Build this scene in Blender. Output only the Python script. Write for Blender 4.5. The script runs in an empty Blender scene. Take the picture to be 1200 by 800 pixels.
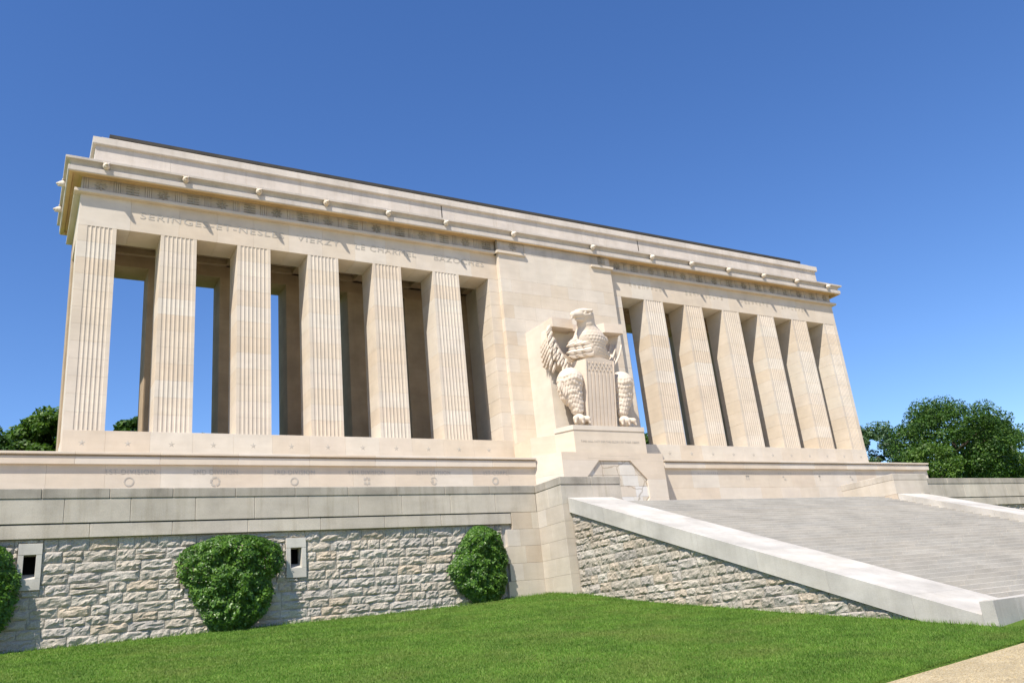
import bpy, math, random
import numpy as np
from mathutils import Vector, Matrix, noise
random.seed(7); np.random.seed(7)
C = bpy.context.scene.collection
SC = bpy.context.scene
EYE = 1.65          # everything is laid out relative to eye level, lifted by EYE at the end

# ------------------------------------------------------------------ camera
cd = bpy.data.cameras.new('camera'); cam = bpy.data.objects.new('camera', cd); C.objects.link(cam)
cd.sensor_width = 36; cd.lens = 983.4/1200*36; cd.clip_end = 3000; cd.clip_start = .05
yaw, pitch, roll = 0.552543509, 0.328387912, -0.103787901
R = ((0.86414906, -0.49358844, -0.09806556), (0.08017875, 0.32742291, -0.94146992), (0.49680758, 0.80570757, 0.3225175))
m = Matrix(((R[0][0], -R[1][0], -R[2][0], 0), (R[0][1], -R[1][1], -R[2][1], 0), (R[0][2], -R[1][2], -R[2][2], 0), (0, 0, 0, 1)))
cam.matrix_world = m
SC.camera = cam

# ------------------------------------------------------------------ world, sun, exposure
SUN = Vector((.60, .41, -1.0)).normalized()      # travel direction of the light
elev = math.asin(-SUN.z)
w = bpy.data.worlds.new('World'); SC.world = w; w.use_nodes = True
nt = w.node_tree; bg = nt.nodes['Background']
sky = nt.nodes.new('ShaderNodeTexSky'); sky.sky_type = 'NISHITA'; sky.sun_disc = False
sky.sun_elevation = elev; sky.sun_rotation = math.atan2(-SUN.x, -SUN.y)
sky.altitude = 200; sky.air_density = .95; sky.dust_density = .0; sky.ozone_density = 2.6
hs = nt.nodes.new('ShaderNodeHueSaturation'); hs.inputs['Saturation'].default_value = 1.22; hs.inputs['Hue'].default_value = .510
nt.links.new(sky.outputs[0], hs.inputs['Color']); nt.links.new(hs.outputs[0], bg.inputs[0]); bg.inputs[1].default_value = .125
sd = bpy.data.lights.new('sun', 'SUN'); sd.energy = 5.0; sd.angle = math.radians(.53); sd.color = (1, .935, .85)
sun = bpy.data.objects.new('sun', sd); C.objects.link(sun)
sun.rotation_euler = SUN.to_track_quat('-Z', 'Y').to_euler()
SC.view_settings.view_transform = 'Standard'; SC.view_settings.look = 'None'
SC.view_settings.exposure = .60; SC.view_settings.gamma = 1

# ------------------------------------------------------------------ materials
def newmat(name):
    m = bpy.data.materials.new(name); m.use_nodes = True
    return m, m.node_tree.nodes, m.node_tree.links, m.node_tree.nodes['Principled BSDF']
def N(nodes, t, **k):
    n = nodes.new(t)
    for a, b in k.items(): setattr(n, a, b)
    return n
def ramp(nodes, stops):
    r = nodes.new('ShaderNodeValToRGB'); e = r.color_ramp.elements
    while len(e) < len(stops): e.new(.5)
    for i, (p, c) in enumerate(stops):
        e[i].position = p; e[i].color = (c if len(c) == 4 else (*c, 1))
    return r
def mixc(nodes, links, fac, a, b, mode='MIX'):
    n = nodes.new('ShaderNodeMix'); n.data_type = 'RGBA'; n.blend_type = mode
    for s, v in ((n.inputs[0], fac), (n.inputs[6], a), (n.inputs[7], b)):
        if hasattr(v, 'is_output'): links.new(v, s)
        elif isinstance(v, (int, float)): s.default_value = v
        else: s.default_value = (*v, 1) if len(v) == 3 else v
    return n.outputs[2]
def noise_tex(nodes, links, vec, scale, detail=4, rough=.55):
    n = nodes.new('ShaderNodeTexNoise'); n.inputs['Scale'].default_value = scale
    n.inputs['Detail'].default_value = detail; n.inputs['Roughness'].default_value = rough
    links.new(vec, n.inputs['Vector']); return n.outputs[0]
def stone(name, tints, blot=.25, grain=.12, streak=.25, streak_col=(.5, .47, .42), bump=.25, fine=18, rough=.85, bdist=.02, vein=0):
    m, n, l, b = newmat(name)
    g = n.new('ShaderNodeNewGeometry'); pos = g.outputs['Position']
    oi = n.new('ShaderNodeObjectInfo')
    k = len(tints)
    r = ramp(n, [(i/k, t) for i, t in enumerate(tints)]); r.color_ramp.interpolation = 'CONSTANT' if k > 4 else 'LINEAR'
    l.new(oi.outputs['Random'], r.inputs[0])
    col = r.outputs[0]
    # large soft blotches
    n1 = noise_tex(n, l, pos, .9, 3)
    mr = ramp(n, [(.3, (1-blot,)*3), (.7, (1+blot*.35,)*3)]); l.new(n1, mr.inputs[0])
    col = mixc(n, l, 1, col, mr.outputs[0], 'MULTIPLY')
    # bedding bands: long horizontal soft layers, as in sawn limestone
    mp0 = n.new('ShaderNodeMapping'); mp0.inputs['Scale'].default_value = (.6, .6, 4); l.new(pos, mp0.inputs[0])
    nb = noise_tex(n, l, mp0.outputs[0], 1.3, 4, .6)
    rb = ramp(n, [(.3, (.97, .96, .94)), (.7, (1.02, 1.02, 1.02))]); l.new(nb, rb.inputs[0])
    col = mixc(n, l, 1, col, rb.outputs[0], 'MULTIPLY')
    # rain streaks
    if streak:
        mp = n.new('ShaderNodeMapping'); mp.inputs['Scale'].default_value = (3.0, 3.0, .22); l.new(pos, mp.inputs[0])
        ns = noise_tex(n, l, mp.outputs[0], 1.2, 6, .65)
        rs = ramp(n, [(.5, (0,)*3), (.78, (1,)*3)]); l.new(ns, rs.inputs[0])
        mul = N(n, 'ShaderNodeMath', operation='MULTIPLY'); l.new(rs.outputs[0], mul.inputs[0]); mul.inputs[1].default_value = streak
        col = mixc(n, l, mul.outputs[0], col, mixc(n, l, 1, col, streak_col, 'MULTIPLY'))
    ng = noise_tex(n, l, pos, fine*3, 5, .7)
    rg = ramp(n, [(.25, (1-grain*2,)*3), (.75, (1+grain,)*3)]); l.new(ng, rg.inputs[0])
    col = mixc(n, l, 1, col, rg.outputs[0], 'MULTIPLY')
    if vein:
        v = n.new('ShaderNodeTexVoronoi'); v.feature = 'DISTANCE_TO_EDGE'; v.inputs['Scale'].default_value = 1.1
        wn = n.new('ShaderNodeTexNoise'); wn.inputs['Scale'].default_value = 1.5; l.new(pos, wn.inputs['Vector'])
        wp = mixc(n, l, .35, pos, wn.outputs[1]); l.new(wp, v.inputs['Vector'])
        vr = ramp(n, [(0, (.55, .5, .44)), (.03, (1, 1, 1))]); l.new(v.outputs[0], vr.inputs[0])
        col = mixc(n, l, vein, col, mixc(n, l, 1, col, vr.outputs[0], 'MULTIPLY'))
    l.new(col, b.inputs['Base Color']); b.inputs['Roughness'].default_value = rough
    b.inputs['Specular IOR Level'].default_value = .25
    if bump:
        bn = n.new('ShaderNodeBump'); bn.inputs['Strength'].default_value = bump; bn.inputs['Distance'].default_value = bdist
        h = noise_tex(n, l, pos, fine, 6, .7); l.new(h, bn.inputs['Height']); l.new(bn.outputs[0], b.inputs['Normal'])
    return m
M = {}
cream = [(0.602, 0.521, 0.415), (0.618, 0.546, 0.449), (0.597, 0.511, 0.401), (0.618, 0.556, 0.463), (0.608, 0.526, 0.420), (0.587, 0.492, 0.376), (0.613, 0.536, 0.439), (0.602, 0.516, 0.405), (0.618, 0.551, 0.459), (0.597, 0.506, 0.396)]
M['cream'] = stone('cream_limestone', cream, blot=.10, grain=.035, streak=.10, streak_col=(.8, .72, .6), bump=.12, bdist=.008)
M['eagle'] = stone('carved_limestone', [(0.659, 0.561, 0.454), (0.649, 0.552, 0.444)], blot=.08, grain=.05, streak=.18, streak_col=(.8, .72, .6), bump=.3, bdist=.02, fine=9)
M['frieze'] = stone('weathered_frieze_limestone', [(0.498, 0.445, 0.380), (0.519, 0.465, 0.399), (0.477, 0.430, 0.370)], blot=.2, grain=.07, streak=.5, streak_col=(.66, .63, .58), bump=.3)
M['soffit'] = stone('bounce_tinted_cornice_limestone', [(.64, .44, .215), (.66, .46, .23)], blot=.15, grain=.05, streak=.3, streak_col=(.8, .62, .42), bump=.2)  # orange carries terrace bounce light as well as lichen stain
M['attic'] = stone('pale_grey_limestone', [(0.593, 0.532, 0.461), (0.614, 0.552, 0.480), (0.577, 0.517, 0.451)], blot=.14, grain=.07, streak=.5, streak_col=(.72, .69, .64), bump=.3)
M['grey'] = stone('grey_ashlar', [(0.521, 0.461, 0.378), (0.549, 0.488, 0.404), (0.510, 0.456, 0.378), (0.567, 0.504, 0.414), (0.533, 0.472, 0.389)], blot=.22, grain=.11, streak=.75, streak_col=(.72, .69, .62), bump=.45, bdist=.012)
M['capgrey'] = stone('lichened_cap_stone', [(0.396, 0.355, 0.294), (0.429, 0.381, 0.314), (0.407, 0.366, 0.304)], blot=.35, grain=.15, streak=.75, streak_col=(.62, .60, .54), bump=.5, bdist=.012)
M['quoin'] = stone('buff_ashlar', [(0.525, 0.460, 0.373), (0.557, 0.495, 0.407), (0.504, 0.420, 0.325), (0.546, 0.480, 0.388), (0.567, 0.510, 0.436), (0.504, 0.440, 0.359)], blot=.15, grain=.06, streak=.3, streak_col=(.78, .72, .62), bump=.35, bdist=.01)
M['cheekcap'] = stone('pale_cap_stone', [(0.520, 0.490, 0.432), (0.551, 0.515, 0.451), (0.499, 0.470, 0.418)], blot=.25, grain=.08, streak=.5, streak_col=(.76, .74, .69), bump=.4, bdist=.01)
M['rubble'] = stone('rock_faced_limestone', [(0.541, 0.480, 0.395), (0.520, 0.465, 0.385), (0.551, 0.495, 0.414), (0.551, 0.460, 0.348), (0.499, 0.455, 0.395), (0.541, 0.480, 0.395), (0.520, 0.470, 0.409), (0.494, 0.441, 0.362), (0.562, 0.510, 0.432), (0.530, 0.465, 0.376)], blot=.22, grain=.2, streak=.2, streak_col=(.72, .68, .6), bump=1, bdist=.05, fine=10)
M['cheekrubble'] = stone('weathered_rubble', [(0.530, 0.470, 0.380), (0.498, 0.445, 0.366), (0.551, 0.490, 0.404), (0.550, 0.465, 0.360), (0.509, 0.460, 0.399), (0.482, 0.430, 0.351), (0.530, 0.455, 0.361), (0.583, 0.530, 0.446)], blot=.25, grain=.28, streak=.2, streak_col=(.65, .62, .56), bump=1, bdist=.05, fine=12)
M['mortar'] = stone('mortar', [(.46, .44, .40), (.47, .45, .41)], blot=.2, grain=.1, streak=0, bump=.6)
M['step'] = stone('worn_step_stone', [(0.465, 0.431, 0.372), (0.490, 0.455, 0.392), (0.455, 0.426, 0.372), (0.479, 0.441, 0.377)], blot=.16, grain=.12, streak=.2, streak_col=(.8, .78, .74), bump=.5, bdist=.012)
M['panel'] = stone('veined_panel_stone', [(.60, .56, .49), (.55, .49, .40), (.60, .57, .51), (.57, .50, .41), (.61, .59, .55)], blot=.12, grain=.05, streak=.15, bump=.2, vein=.9)
M['letter'] = stone('letter_shade_stone', [(.44, .40, .34), (.45, .41, .35)], blot=.05, grain=.05, streak=0, bump=0)  # darker tone paints the shade inside cut letters onto raised ones
M['faint'] = stone('worn_letter_shade_stone', [(.47, .41, .32), (.46, .40, .31)], blot=.05, grain=.05, streak=0, bump=0)  # paler painted shade for worn, shallow strokes
M['inner'] = stone('shade_painted_gallery_limestone', [(.42, .32, .21), (.44, .34, .225), (.40, .30, .195)], blot=.2, grain=.06, streak=.25, streak_col=(.75, .66, .55), bump=.3)  # same limestone, with the gallery's shade painted in as darker brown
M['roof'] = stone('dark_roof_covering', [(.05, .045, .04), (.06, .055, .045)], blot=.3, grain=.2, streak=0, bump=.5, rough=.7)
M['dark'] = stone('painted_recess_shade', [(.015, .015, .017), (.015, .015, .017)], blot=0, grain=0, streak=0, bump=0)  # near-black colour painted in for the shade of gaps and openings
M['bark'] = stone('bark', [(.10, .075, .05), (.09, .07, .05)], blot=.3, grain=.3, streak=.4, bump=1, bdist=.05)
M['soil'] = stone('soil', [(.10, .075, .045), (.10, .075, .045)], blot=.3, grain=.3, streak=0, bump=.6)

def leafmat(name, cols, trans=.25, rough=.4, spec=.5, scale=1.2, dry=0):
    m, n, l, b = newmat(name)
    g = n.new('ShaderNodeNewGeometry')
    r = ramp(n, [(i/(len(cols)-1), c) for i, c in enumerate(cols)]); l.new(g.outputs['Random Per Island'], r.inputs[0])
    nz = noise_tex(n, l, g.outputs['Position'], scale, 2)
    rr = ramp(n, [(.3, (.72, .75, .7)), (.7, (1.25, 1.2, 1.1))]); l.new(nz, rr.inputs[0])
    col = mixc(n, l, 1, r.outputs[0], rr.outputs[0], 'MULTIPLY')
    if dry:
        nd = noise_tex(n, l, g.outputs['Position'], .45, 5, .65); rd = ramp(n, [(.48, (0, 0, 0)), (.72, (dry,)*3)]); l.new(nd, rd.inputs[0])
        col = mixc(n, l, rd.outputs[0], col, (.24, .215, .075))
    l.new(col, b.inputs['Base Color']); b.inputs['Roughness'].default_value = rough; b.inputs['Specular IOR Level'].default_value = spec
    t = n.new('ShaderNodeBsdfTranslucent'); l.new(mixc(n, l, 1, col, (1.3, 1.5, .5), 'MULTIPLY'), t.inputs[0])
    mx = n.new('ShaderNodeMixShader'); mx.inputs[0].default_value = trans
    l.new(b.outputs[0], mx.inputs[1]); l.new(t.outputs[0], mx.inputs[2])
    l.new(mx.outputs[0], n['Material Output'].inputs[0]); return m
M['ivy'] = leafmat('glossy_climber_leaf', [(0.037, 0.091, 0.013), (0.062, 0.146, 0.017), (0.088, 0.195, 0.022), (0.138, 0.244, 0.033)], .25, .42, .4, 2.5)
M['treeleaf'] = leafmat('dark_tree_leaf', [(.025, .068, .012), (.045, .10, .016), (.08, .15, .02)], .2, .5, .3, .5)
M['oakleaf'] = leafmat('bright_tree_leaf', [(.05, .11, .018), (.075, .145, .02), (.11, .185, .03)], .28, .5, .35, .5)
M['paleleaf'] = leafmat('pale_tree_leaf', [(.05, .10, .045), (.075, .14, .06), (.11, .17, .08)], .28, .5, .35, .5)
M['blade'] = leafmat('grass_blade', [(0.083, 0.176, 0.022), (0.110, 0.220, 0.031), (0.138, 0.248, 0.042), (0.198, 0.264, 0.066)], .3, .6, .2, 1.2, .45)
def lawnmat():
    m, n, l, b = newmat('mown_lawn'); g = n.new('ShaderNodeNewGeometry'); pos = g.outputs['Position']
    n1 = noise_tex(n, l, pos, .55, 4, .6); r1 = ramp(n, [(.3, (.075, .145, .02)), (.55, (.105, .18, .026)), (.75, (.15, .20, .045))]); l.new(n1, r1.inputs[0])
    n2 = noise_tex(n, l, pos, 38, 6, .75); r2 = ramp(n, [(.3, (.5, .5, .5)), (.7, (1.35, 1.3, 1.3))]); l.new(n2, r2.inputs[0])
    col = mixc(n, l, 1, r1.outputs[0], r2.outputs[0], 'MULTIPLY'); l.new(col, b.inputs['Base Color']); b.inputs['Roughness'].default_value = .9
    b.inputs['Specular IOR Level'].default_value = .1
    bn = n.new('ShaderNodeBump'); bn.inputs['Strength'].default_value = .8; bn.inputs['Distance'].default_value = .04; l.new(n2, bn.inputs['Height']); l.new(bn.outputs[0], b.inputs['Normal'])
    return m
M['lawn'] = lawnmat()
def pathmat():
    m, n, l, b = newmat('tan_gravel'); g = n.new('ShaderNodeNewGeometry'); pos = g.outputs['Position']
    v = n.new('ShaderNodeTexVoronoi'); v.inputs['Scale'].default_value = 55; l.new(pos, v.inputs['Vector'])
    r = ramp(n, [(0, (.30, .23, .125)), (.45, (.43, .34, .19)), (.8, (.50, .42, .265)), (1, (.24, .19, .11))])
    sp = n.new('ShaderNodeSeparateColor'); l.new(v.outputs['Color'], sp.inputs[0]); l.new(sp.outputs[0], r.inputs[0])
    n1 = noise_tex(n, l, pos, 1.5, 4); r1 = ramp(n, [(.3, (.8,)*3), (.7, (1.1,)*3)]); l.new(n1, r1.inputs[0])
    l.new(mixc(n, l, 1, r.outputs[0], r1.outputs[0], 'MULTIPLY'), b.inputs['Base Color']); b.inputs['Roughness'].default_value = .95
    bn = n.new('ShaderNodeBump'); bn.inputs['Strength'].default_value = .8; bn.inputs['Distance'].default_value = .012; bn.invert = True
    l.new(v.outputs['Distance'], bn.inputs['Height']); l.new(bn.outputs[0], b.inputs['Normal']); return m
M['path'] = pathmat()

# ------------------------------------------------------------------ helpers
def tag(o, label=None, cat=None, group=None, kind=None):
    if label: o['label'] = label
    if cat: o['category'] = cat
    if group: o['group'] = group
    if kind: o['kind'] = kind
    return o
def wloc(o):
    p = Vector(o.location)
    while o.parent: o = o.parent; p += o.location
    return p
def empty(name, loc, label=None, cat=None, group=None, kind=None):
    o = bpy.data.objects.new(name, None); C.objects.link(o); o.location = loc; o.empty_display_size = .3
    return tag(o, label, cat, group, kind)
def meshob(name, V, F, mat, parent=None, smooth=False, origin=None):
    V = np.asarray(V, float)
    if origin is None:
        origin = ((V[:, 0].min()+V[:, 0].max())/2, (V[:, 1].min()+V[:, 1].max())/2, V[:, 2].min())
    me = bpy.data.meshes.new(name); me.from_pydata((V-np.array(origin)).tolist(), [], F if isinstance(F, list) else F.tolist())
    me.materials.append(M[mat]); me.update()
    if smooth: me.polygons.foreach_set('use_smooth', [True]*len(me.polygons))
    o = bpy.data.objects.new(name, me); C.objects.link(o)
    if parent: o.parent = parent; o.location = Vector(origin)-wloc(parent)
    else: o.location = origin
    return o
def inst(name, me, loc, parent, scale=(1, 1, 1), rz=0):
    o = bpy.data.objects.new(name, me); C.objects.link(o); o.parent = parent
    o.location = Vector(loc)-wloc(parent); o.scale = scale; o.rotation_euler = (0, 0, rz); return o
class MB:
    def __init__(s): s.V = []; s.F = []
    def add(s, V, F):
        k = len(s.V); s.V += [tuple(v) for v in V]; s.F += [[i+k for i in f] for f in F]; return s
    def box(s, x0, x1, y0, y1, z0, z1, c=0):
        """box with optional chamfer c on all vertical and top edges of the -Y / -X faces"""
        if not c:
            V = [(x0, y0, z0), (x1, y0, z0), (x1, y1, z0), (x0, y1, z0), (x0, y0, z1), (x1, y0, z1), (x1, y1, z1), (x0, y1, z1)]
            return s.add(V, [[0, 3, 2, 1], [4, 5, 6, 7], [0, 1, 5, 4], [1, 2, 6, 5], [2, 3, 7, 6], [3, 0, 4, 7]])
        V = []
        for z, i in ((z0, c), (z0+c, 0), (z1-c, 0), (z1, c)):
            a, b_, d, e = x0+i, x1-i, y0+i, y1-i
            q = 0 if i else c
            V += [(a+q, d, z), (b_-q, d, z), (b_, d+q, z), (b_, e-q, z), (b_-q, e, z), (a+q, e, z), (a, e-q, z), (a, d+q, z)]
        F = [[7, 6, 5, 4, 3, 2, 1, 0], [24+i for i in range(8)]]
        for k in range(3):
            for i in range(8):
                j = (i+1) % 8; F.append([k*8+i, k*8+j, (k+1)*8+j, (k+1)*8+i])
        return s.add(V, F)
    def prism(s, poly, z0, z1):
        n = len(poly); V = [(x, y, z0) for x, y in poly]+[(x, y, z1) for x, y in poly]
        return s.add(V, [list(range(n))[::-1], list(range(n, 2*n))]+[[i, (i+1) % n, n+(i+1) % n, n+i] for i in range(n)])
    def tube(s, pts, rads, n=7):
        base = len(s.V); P = [Vector(p) for p in pts]
        for k, p in enumerate(P):
            d = (P[min(k+1, len(P)-1)]-P[max(k-1, 0)]).normalized()
            a = d.cross(Vector((0, 1, .3))).normalized(); b_ = d.cross(a)
            for i in range(n):
                t = 2*math.pi*i/n; s.V.append(tuple(p+(a*math.cos(t)+b_*math.sin(t))*rads[k]))
        for k in range(len(P)-1):
            for i in range(n):
                j = (i+1) % n; s.F.append([base+k*n+i, base+k*n+j, base+(k+1)*n+j, base+(k+1)*n+i])
        s.F.append([base+i for i in range(n)][::-1]); s.F.append([base+(len(P)-1)*n+i for i in range(n)]); return s
    def build(s, name, mat, parent=None, smooth=False): return meshob(name, s.V, s.F, mat, parent, smooth)
def boxp(name, x0, x1, y0, y1, z0, z1, mat, parent, c=.008): return MB().box(x0, x1, y0, y1, z0, z1, c).build(name, mat, parent)

# unit box with small chamfers per size class, shared where blocks repeat
_cache = {}
def blk(name, x0, x1, y0, y1, z0, z1, mat, parent, c=.01):
    key = (round(x1-x0, 3), round(y1-y0, 3), round(z1-z0, 3), mat, c)
    if key not in _cache:
        t = MB().box(-(x1-x0)/2, (x1-x0)/2, -(y1-y0)/2, (y1-y0)/2, 0, z1-z0, c)
        me = bpy.data.meshes.new(name); me.from_pydata(t.V, [], t.F); me.materials.append(M[mat]); _cache[key] = me
    return inst(name, _cache[key], ((x0+x1)/2, (y0+y1)/2, z0), parent)

# ------------------------------------------------------------------ the monument
YF = 39.0; YB = 44.75; X0, X1 = 1.5, 53.1; ZS = 9.75; ZL = 19.4
CX0, CX1, YC = 23.5, 31.75, 38.65
mon = empty('memorial_colonnade', (27.3, 41.5, 8.1), 'long cream stone memorial colonnade with fluted square piers and lion-head cornice', 'monument')
opL = [3.1+3.567*k for k in range(6)]; opR = [32.57+3.444*k for k in range(6)]
edgesL = [X0]+sum([[a, a+1.93] for a in opL], [])+[CX0]
edgesR = [CX1]+sum([[a, a+1.87] for a in opR], [])+[X1]
piers = [(edgesL[i], edgesL[i+1]) for i in range(0, 14, 2)]+[(edgesR[i], edgesR[i+1]) for i in range(0, 14, 2)]
HB = (ZL-ZS)/12
def fluted_profile(wd, a, b, n):
    """outline of a pier block (front at y=0): n flutes between x=a and x=b"""
    pts = [(0, 1.65), (0, 0)]
    fw = (b-a)/n
    for i in range(n):
        s = a+i*fw
        pts.append((s+.018, 0))
        for t in (.12, .5, .88):
            pts.append((s+.018+(fw-.036)*t, .030 if t == .5 else .023))
        pts.append((s+fw-.018, 0))
    pts += [(wd, 0), (wd, 1.65)]
    out = [pts[0]]
    for p in pts[1:]:
        if abs(p[0]-out[-1][0])+abs(p[1]-out[-1][1]) > .004: out.append(p)
    return out[::-1]
def pier_mesh(wd, a, b, n, solid=False):
    t = MB()
    poly = [(0, 1.65), (0, 0), (wd, 0), (wd, 1.65)] if solid else fluted_profile(wd, a, b, n)
    if solid: t.box(0, wd, 0, 1.65, 0, HB-.006, .006)
    else: t.prism([(x, y) for x, y in poly], 0, HB-.006)
    me = bpy.data.meshes.new('block'); me.from_pydata(t.V, [], t.F); me.materials.append(M['cream'])
    return me
meshes = {}
for i, (a, b) in enumerate(piers):
    wd = b-a; inner = i in (6, 7)
    key = 'solid' if inner else ('end' if i in (0, 13) else ('L' if i < 7 else 'R'))
    kk = (key, round(wd, 3))
    if kk not in meshes:
        if key == 'solid': meshes[kk] = pier_mesh(wd, 0, 0, 0, True)
        elif key == 'end': meshes[kk] = pier_mesh(wd, .36 if i == 0 else .16, wd-(.16 if i == 0 else .36), 6)
        else: meshes[kk] = pier_mesh(wd, .14, wd-.14, 7)
    p = empty('pier', (a+wd/2, YF+.8, ZS)); p.parent = mon; p.location = Vector((a+wd/2, YF+.8, ZS))-mon.location
    for k in range(12): inst('block', meshes[kk], (a, YF, ZS+k*HB), p)
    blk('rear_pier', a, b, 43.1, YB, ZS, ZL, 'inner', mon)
# base course with stars
MODL = (CX0-X0)/12.5
def star_mesh(r=.17, lift=.06, mat='eagle'):
    V = [(0, -lift, 0)]; F = []
    for i in range(10):
        t = math.pi/2+i*math.pi/5; q = r if i % 2 == 0 else r*.36
        V.append((q*math.cos(t), 0, q*math.sin(t)))
    for i in range(10): F.append([0, 1+i, 1+(i+1) % 10])
    me = bpy.data.meshes.new('star'); me.from_pydata(V, [], F); me.materials.append(M[mat]); return me
star = star_mesh(.16, .014, 'letter')  # slightly raised star, shade of an incised one put into its colour
starL = [2.25+1.783*k for k in range(12)]; starR = [54.6-x for x in starL][::-1]
plx = [X0]+[(starL[i]+starL[i+1])/2 for i in range(11)]+[CX0]
plr = [CX1]+[(starR[i]+starR[i+1])/2 for i in range(11)]+[X1]
for E_ in (plx, plr):
    for a, b in zip(E_[:-1], E_[1:]): blk('base_block', a+.002, b-.002, YF-.03, YF+1.6, 7.9, ZS, 'cream', mon, .005)
for x in starL+starR: inst('star', star, (x, YF-.03, 9.2), mon)
boxp('gallery_floor', X0+.02, X1-.02, YF+1.58, YB, 7.9, ZS-.004, 'cream', mon)
# central wall: coursed ashlar
rng = random.Random(3)
z = 7.9; cz = []
while z < 21.0: cz.append(z); z += .82
cz[-1] = 21.14
for k in range(len(cz)-1):
    xs = [CX0]; off = .7 if k % 2 else 1.35; x = CX0+off
    while x < CX1-.5: xs.append(x); x += 1.35+rng.uniform(-.15, .15)
    xs.append(CX1)
    for a, b in zip(xs[:-1], xs[1:]): boxp('wall_block', a+.0015, b-.0015, YC, YC+.5, cz[k], cz[k+1]-.004, 'cream', mon, .004)
boxp('central_mass', CX0+.01, CX1-.01, YC+.49, YB, 7.9, 21.9, 'cream', mon)
# architrave blocks, front and rear
for E_, lo, hi in ((opL, X0, CX0), (opR, CX1, X1)):
    pts = [lo]
    for i in range(len(E_)-1): pts.append((E_[i]+1.9+E_[i+1])/2)
    pts.append(hi)
    for a, b in zip(pts[:-1], pts[1:]):
        for q, (c_, d_) in enumerate(((a, (a+b)/2), ((a+b)/2, b))): blk('architrave_block', c_+.002, d_-.002, YF, YF+1.65, ZL, 21.14, 'cream', mon, .005)
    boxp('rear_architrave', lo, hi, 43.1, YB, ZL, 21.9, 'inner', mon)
    boxp('architrave_backing', lo+.01, hi-.01, YF+.3, YF+1.64, 21.14, 21.9, 'cream', mon, 0)
    # ceiling with coffer beams
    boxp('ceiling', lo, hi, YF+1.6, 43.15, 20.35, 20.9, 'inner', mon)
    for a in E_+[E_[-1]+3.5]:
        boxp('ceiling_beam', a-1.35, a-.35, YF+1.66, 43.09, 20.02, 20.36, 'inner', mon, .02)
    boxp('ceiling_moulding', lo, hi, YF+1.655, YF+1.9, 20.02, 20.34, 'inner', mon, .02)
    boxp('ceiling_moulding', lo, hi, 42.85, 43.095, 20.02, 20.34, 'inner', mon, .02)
# moulding strip under the frieze
for a, b, y in ((X0-.28, CX0+.02, YF-.26), (CX0-.14, 25.35, YC-.14), (30.2, CX1+.14, YC-.14), (CX1-.02, X1+.28, YF-.26)):
    boxp('frieze_moulding', a, b, y, y+.5, 20.98, 21.14, 'cream', mon, .012)
for a in (X0-.275, X1-.02): boxp('frieze_moulding', a, a+.295, YF+.25, YB, 20.985, 21.137, 'cream', mon, .012)
for a in (X0, X1-1.6): boxp('side_architrave', a, a+1.6, YF+1.655, 43.095, ZL, 21.9, 'cream', mon)
# frieze: panels with carved flowers and grooves between them
def flower_mesh(kind):
    t = MB()
    n = 8
    if kind == 0:
        for i in range(n):
            a = i*2*math.pi/n
            c, s_ = math.cos(a), math.sin(a)
            q = [(.03, 0), (.13, .055), (.25, .02), (.25, -.02), (.13, -.055)]
            V = [(c*u-s_*v, -.012 if j in (0,) else -.045 if j in (1, 4) else -.03, s_*u+c*v) for j, (u, v) in enumerate(q)]
            V += [(x, .0, zz) for x, _, zz in V]
            t.add(V, [[0, 1, 2, 3, 4][::-1]]+[[j, (j+1) % 5, 5+(j+1) % 5, 5+j] for j in range(5)])
    else:
        for zz in (-.2, -.07, .07, .2):
            for xx in (-.14, .14): t.box(xx-.11, xx+.11, -.045, 0, zz-.03, zz+.03)
        t.box(-.03, .03, -.06, 0, -.23, .23)
    me = bpy.data.meshes.new('carved_emblem'); me.from_pydata(t.V, [], t.F); me.materials.append(M['capgrey']); return me
fm = [flower_mesh(0), flower_mesh(1)]
cnt = 0
for lo, hi, n, y, off in ((X0, CX0+.0, 16, YF, .9), (CX0, 25.35, 1, YC, 1.0), (30.2, CX1, 1, YC, .55), (CX1, X1, 15, YF, .6)):
    pw = (hi-lo)/n
    for i in range(n):
        a = lo+i*pw
        # panel = frame strips round a sunk field
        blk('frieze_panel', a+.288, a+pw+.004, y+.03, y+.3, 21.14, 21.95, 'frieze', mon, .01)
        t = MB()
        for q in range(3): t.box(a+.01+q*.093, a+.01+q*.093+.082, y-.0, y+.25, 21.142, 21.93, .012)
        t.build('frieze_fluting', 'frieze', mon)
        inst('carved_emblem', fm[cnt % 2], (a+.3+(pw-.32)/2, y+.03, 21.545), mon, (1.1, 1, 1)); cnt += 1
blk('frieze_panel', 25.35, 30.2, YC+.0, YC+.3, 21.14, 21.95, 'frieze', mon, .01)
for a in (X0+.005, X1-.3): boxp('frieze_side', a, a+.295, YF+.31, YB-.01, 21.14, 21.95, 'frieze', mon)
# cornice ring
def ring(name, prof, mat, x0=X0, x1=X1, y0=YF, y1=YB, inner=True):
    V = []; F = []
    for o, z in prof: V += [(x0-o, y0-o, z), (x1+o, y0-o, z), (x1+o, y1+o, z), (x0-o, y1+o, z)]
    for k in range(len(prof)-1):
        for i in range(4):
            j = (i+1) % 4; F.append([k*4+i, k*4+j, (k+1)*4+j, (k+1)*4+i])
    return meshob(name, V, F, mat, mon)
ring('cornice_soffit', [(-.35, 21.88), (.02, 21.88), (.1, 21.93), (.36, 21.93), (.4, 21.80), (.56, 21.77), (.575, 21.80)], 'soffit')
ring('cornice', [(.577, 21.80), (.61, 21.84), (.62, 22.06), (.60, 22.085), (.52, 22.10), (.50, 22.18), (.53, 22.28), (.60, 22.345), (.74, 22.365), (.75, 22.47), (.72, 22.49), (-.6, 22.62)], 'attic')
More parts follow.
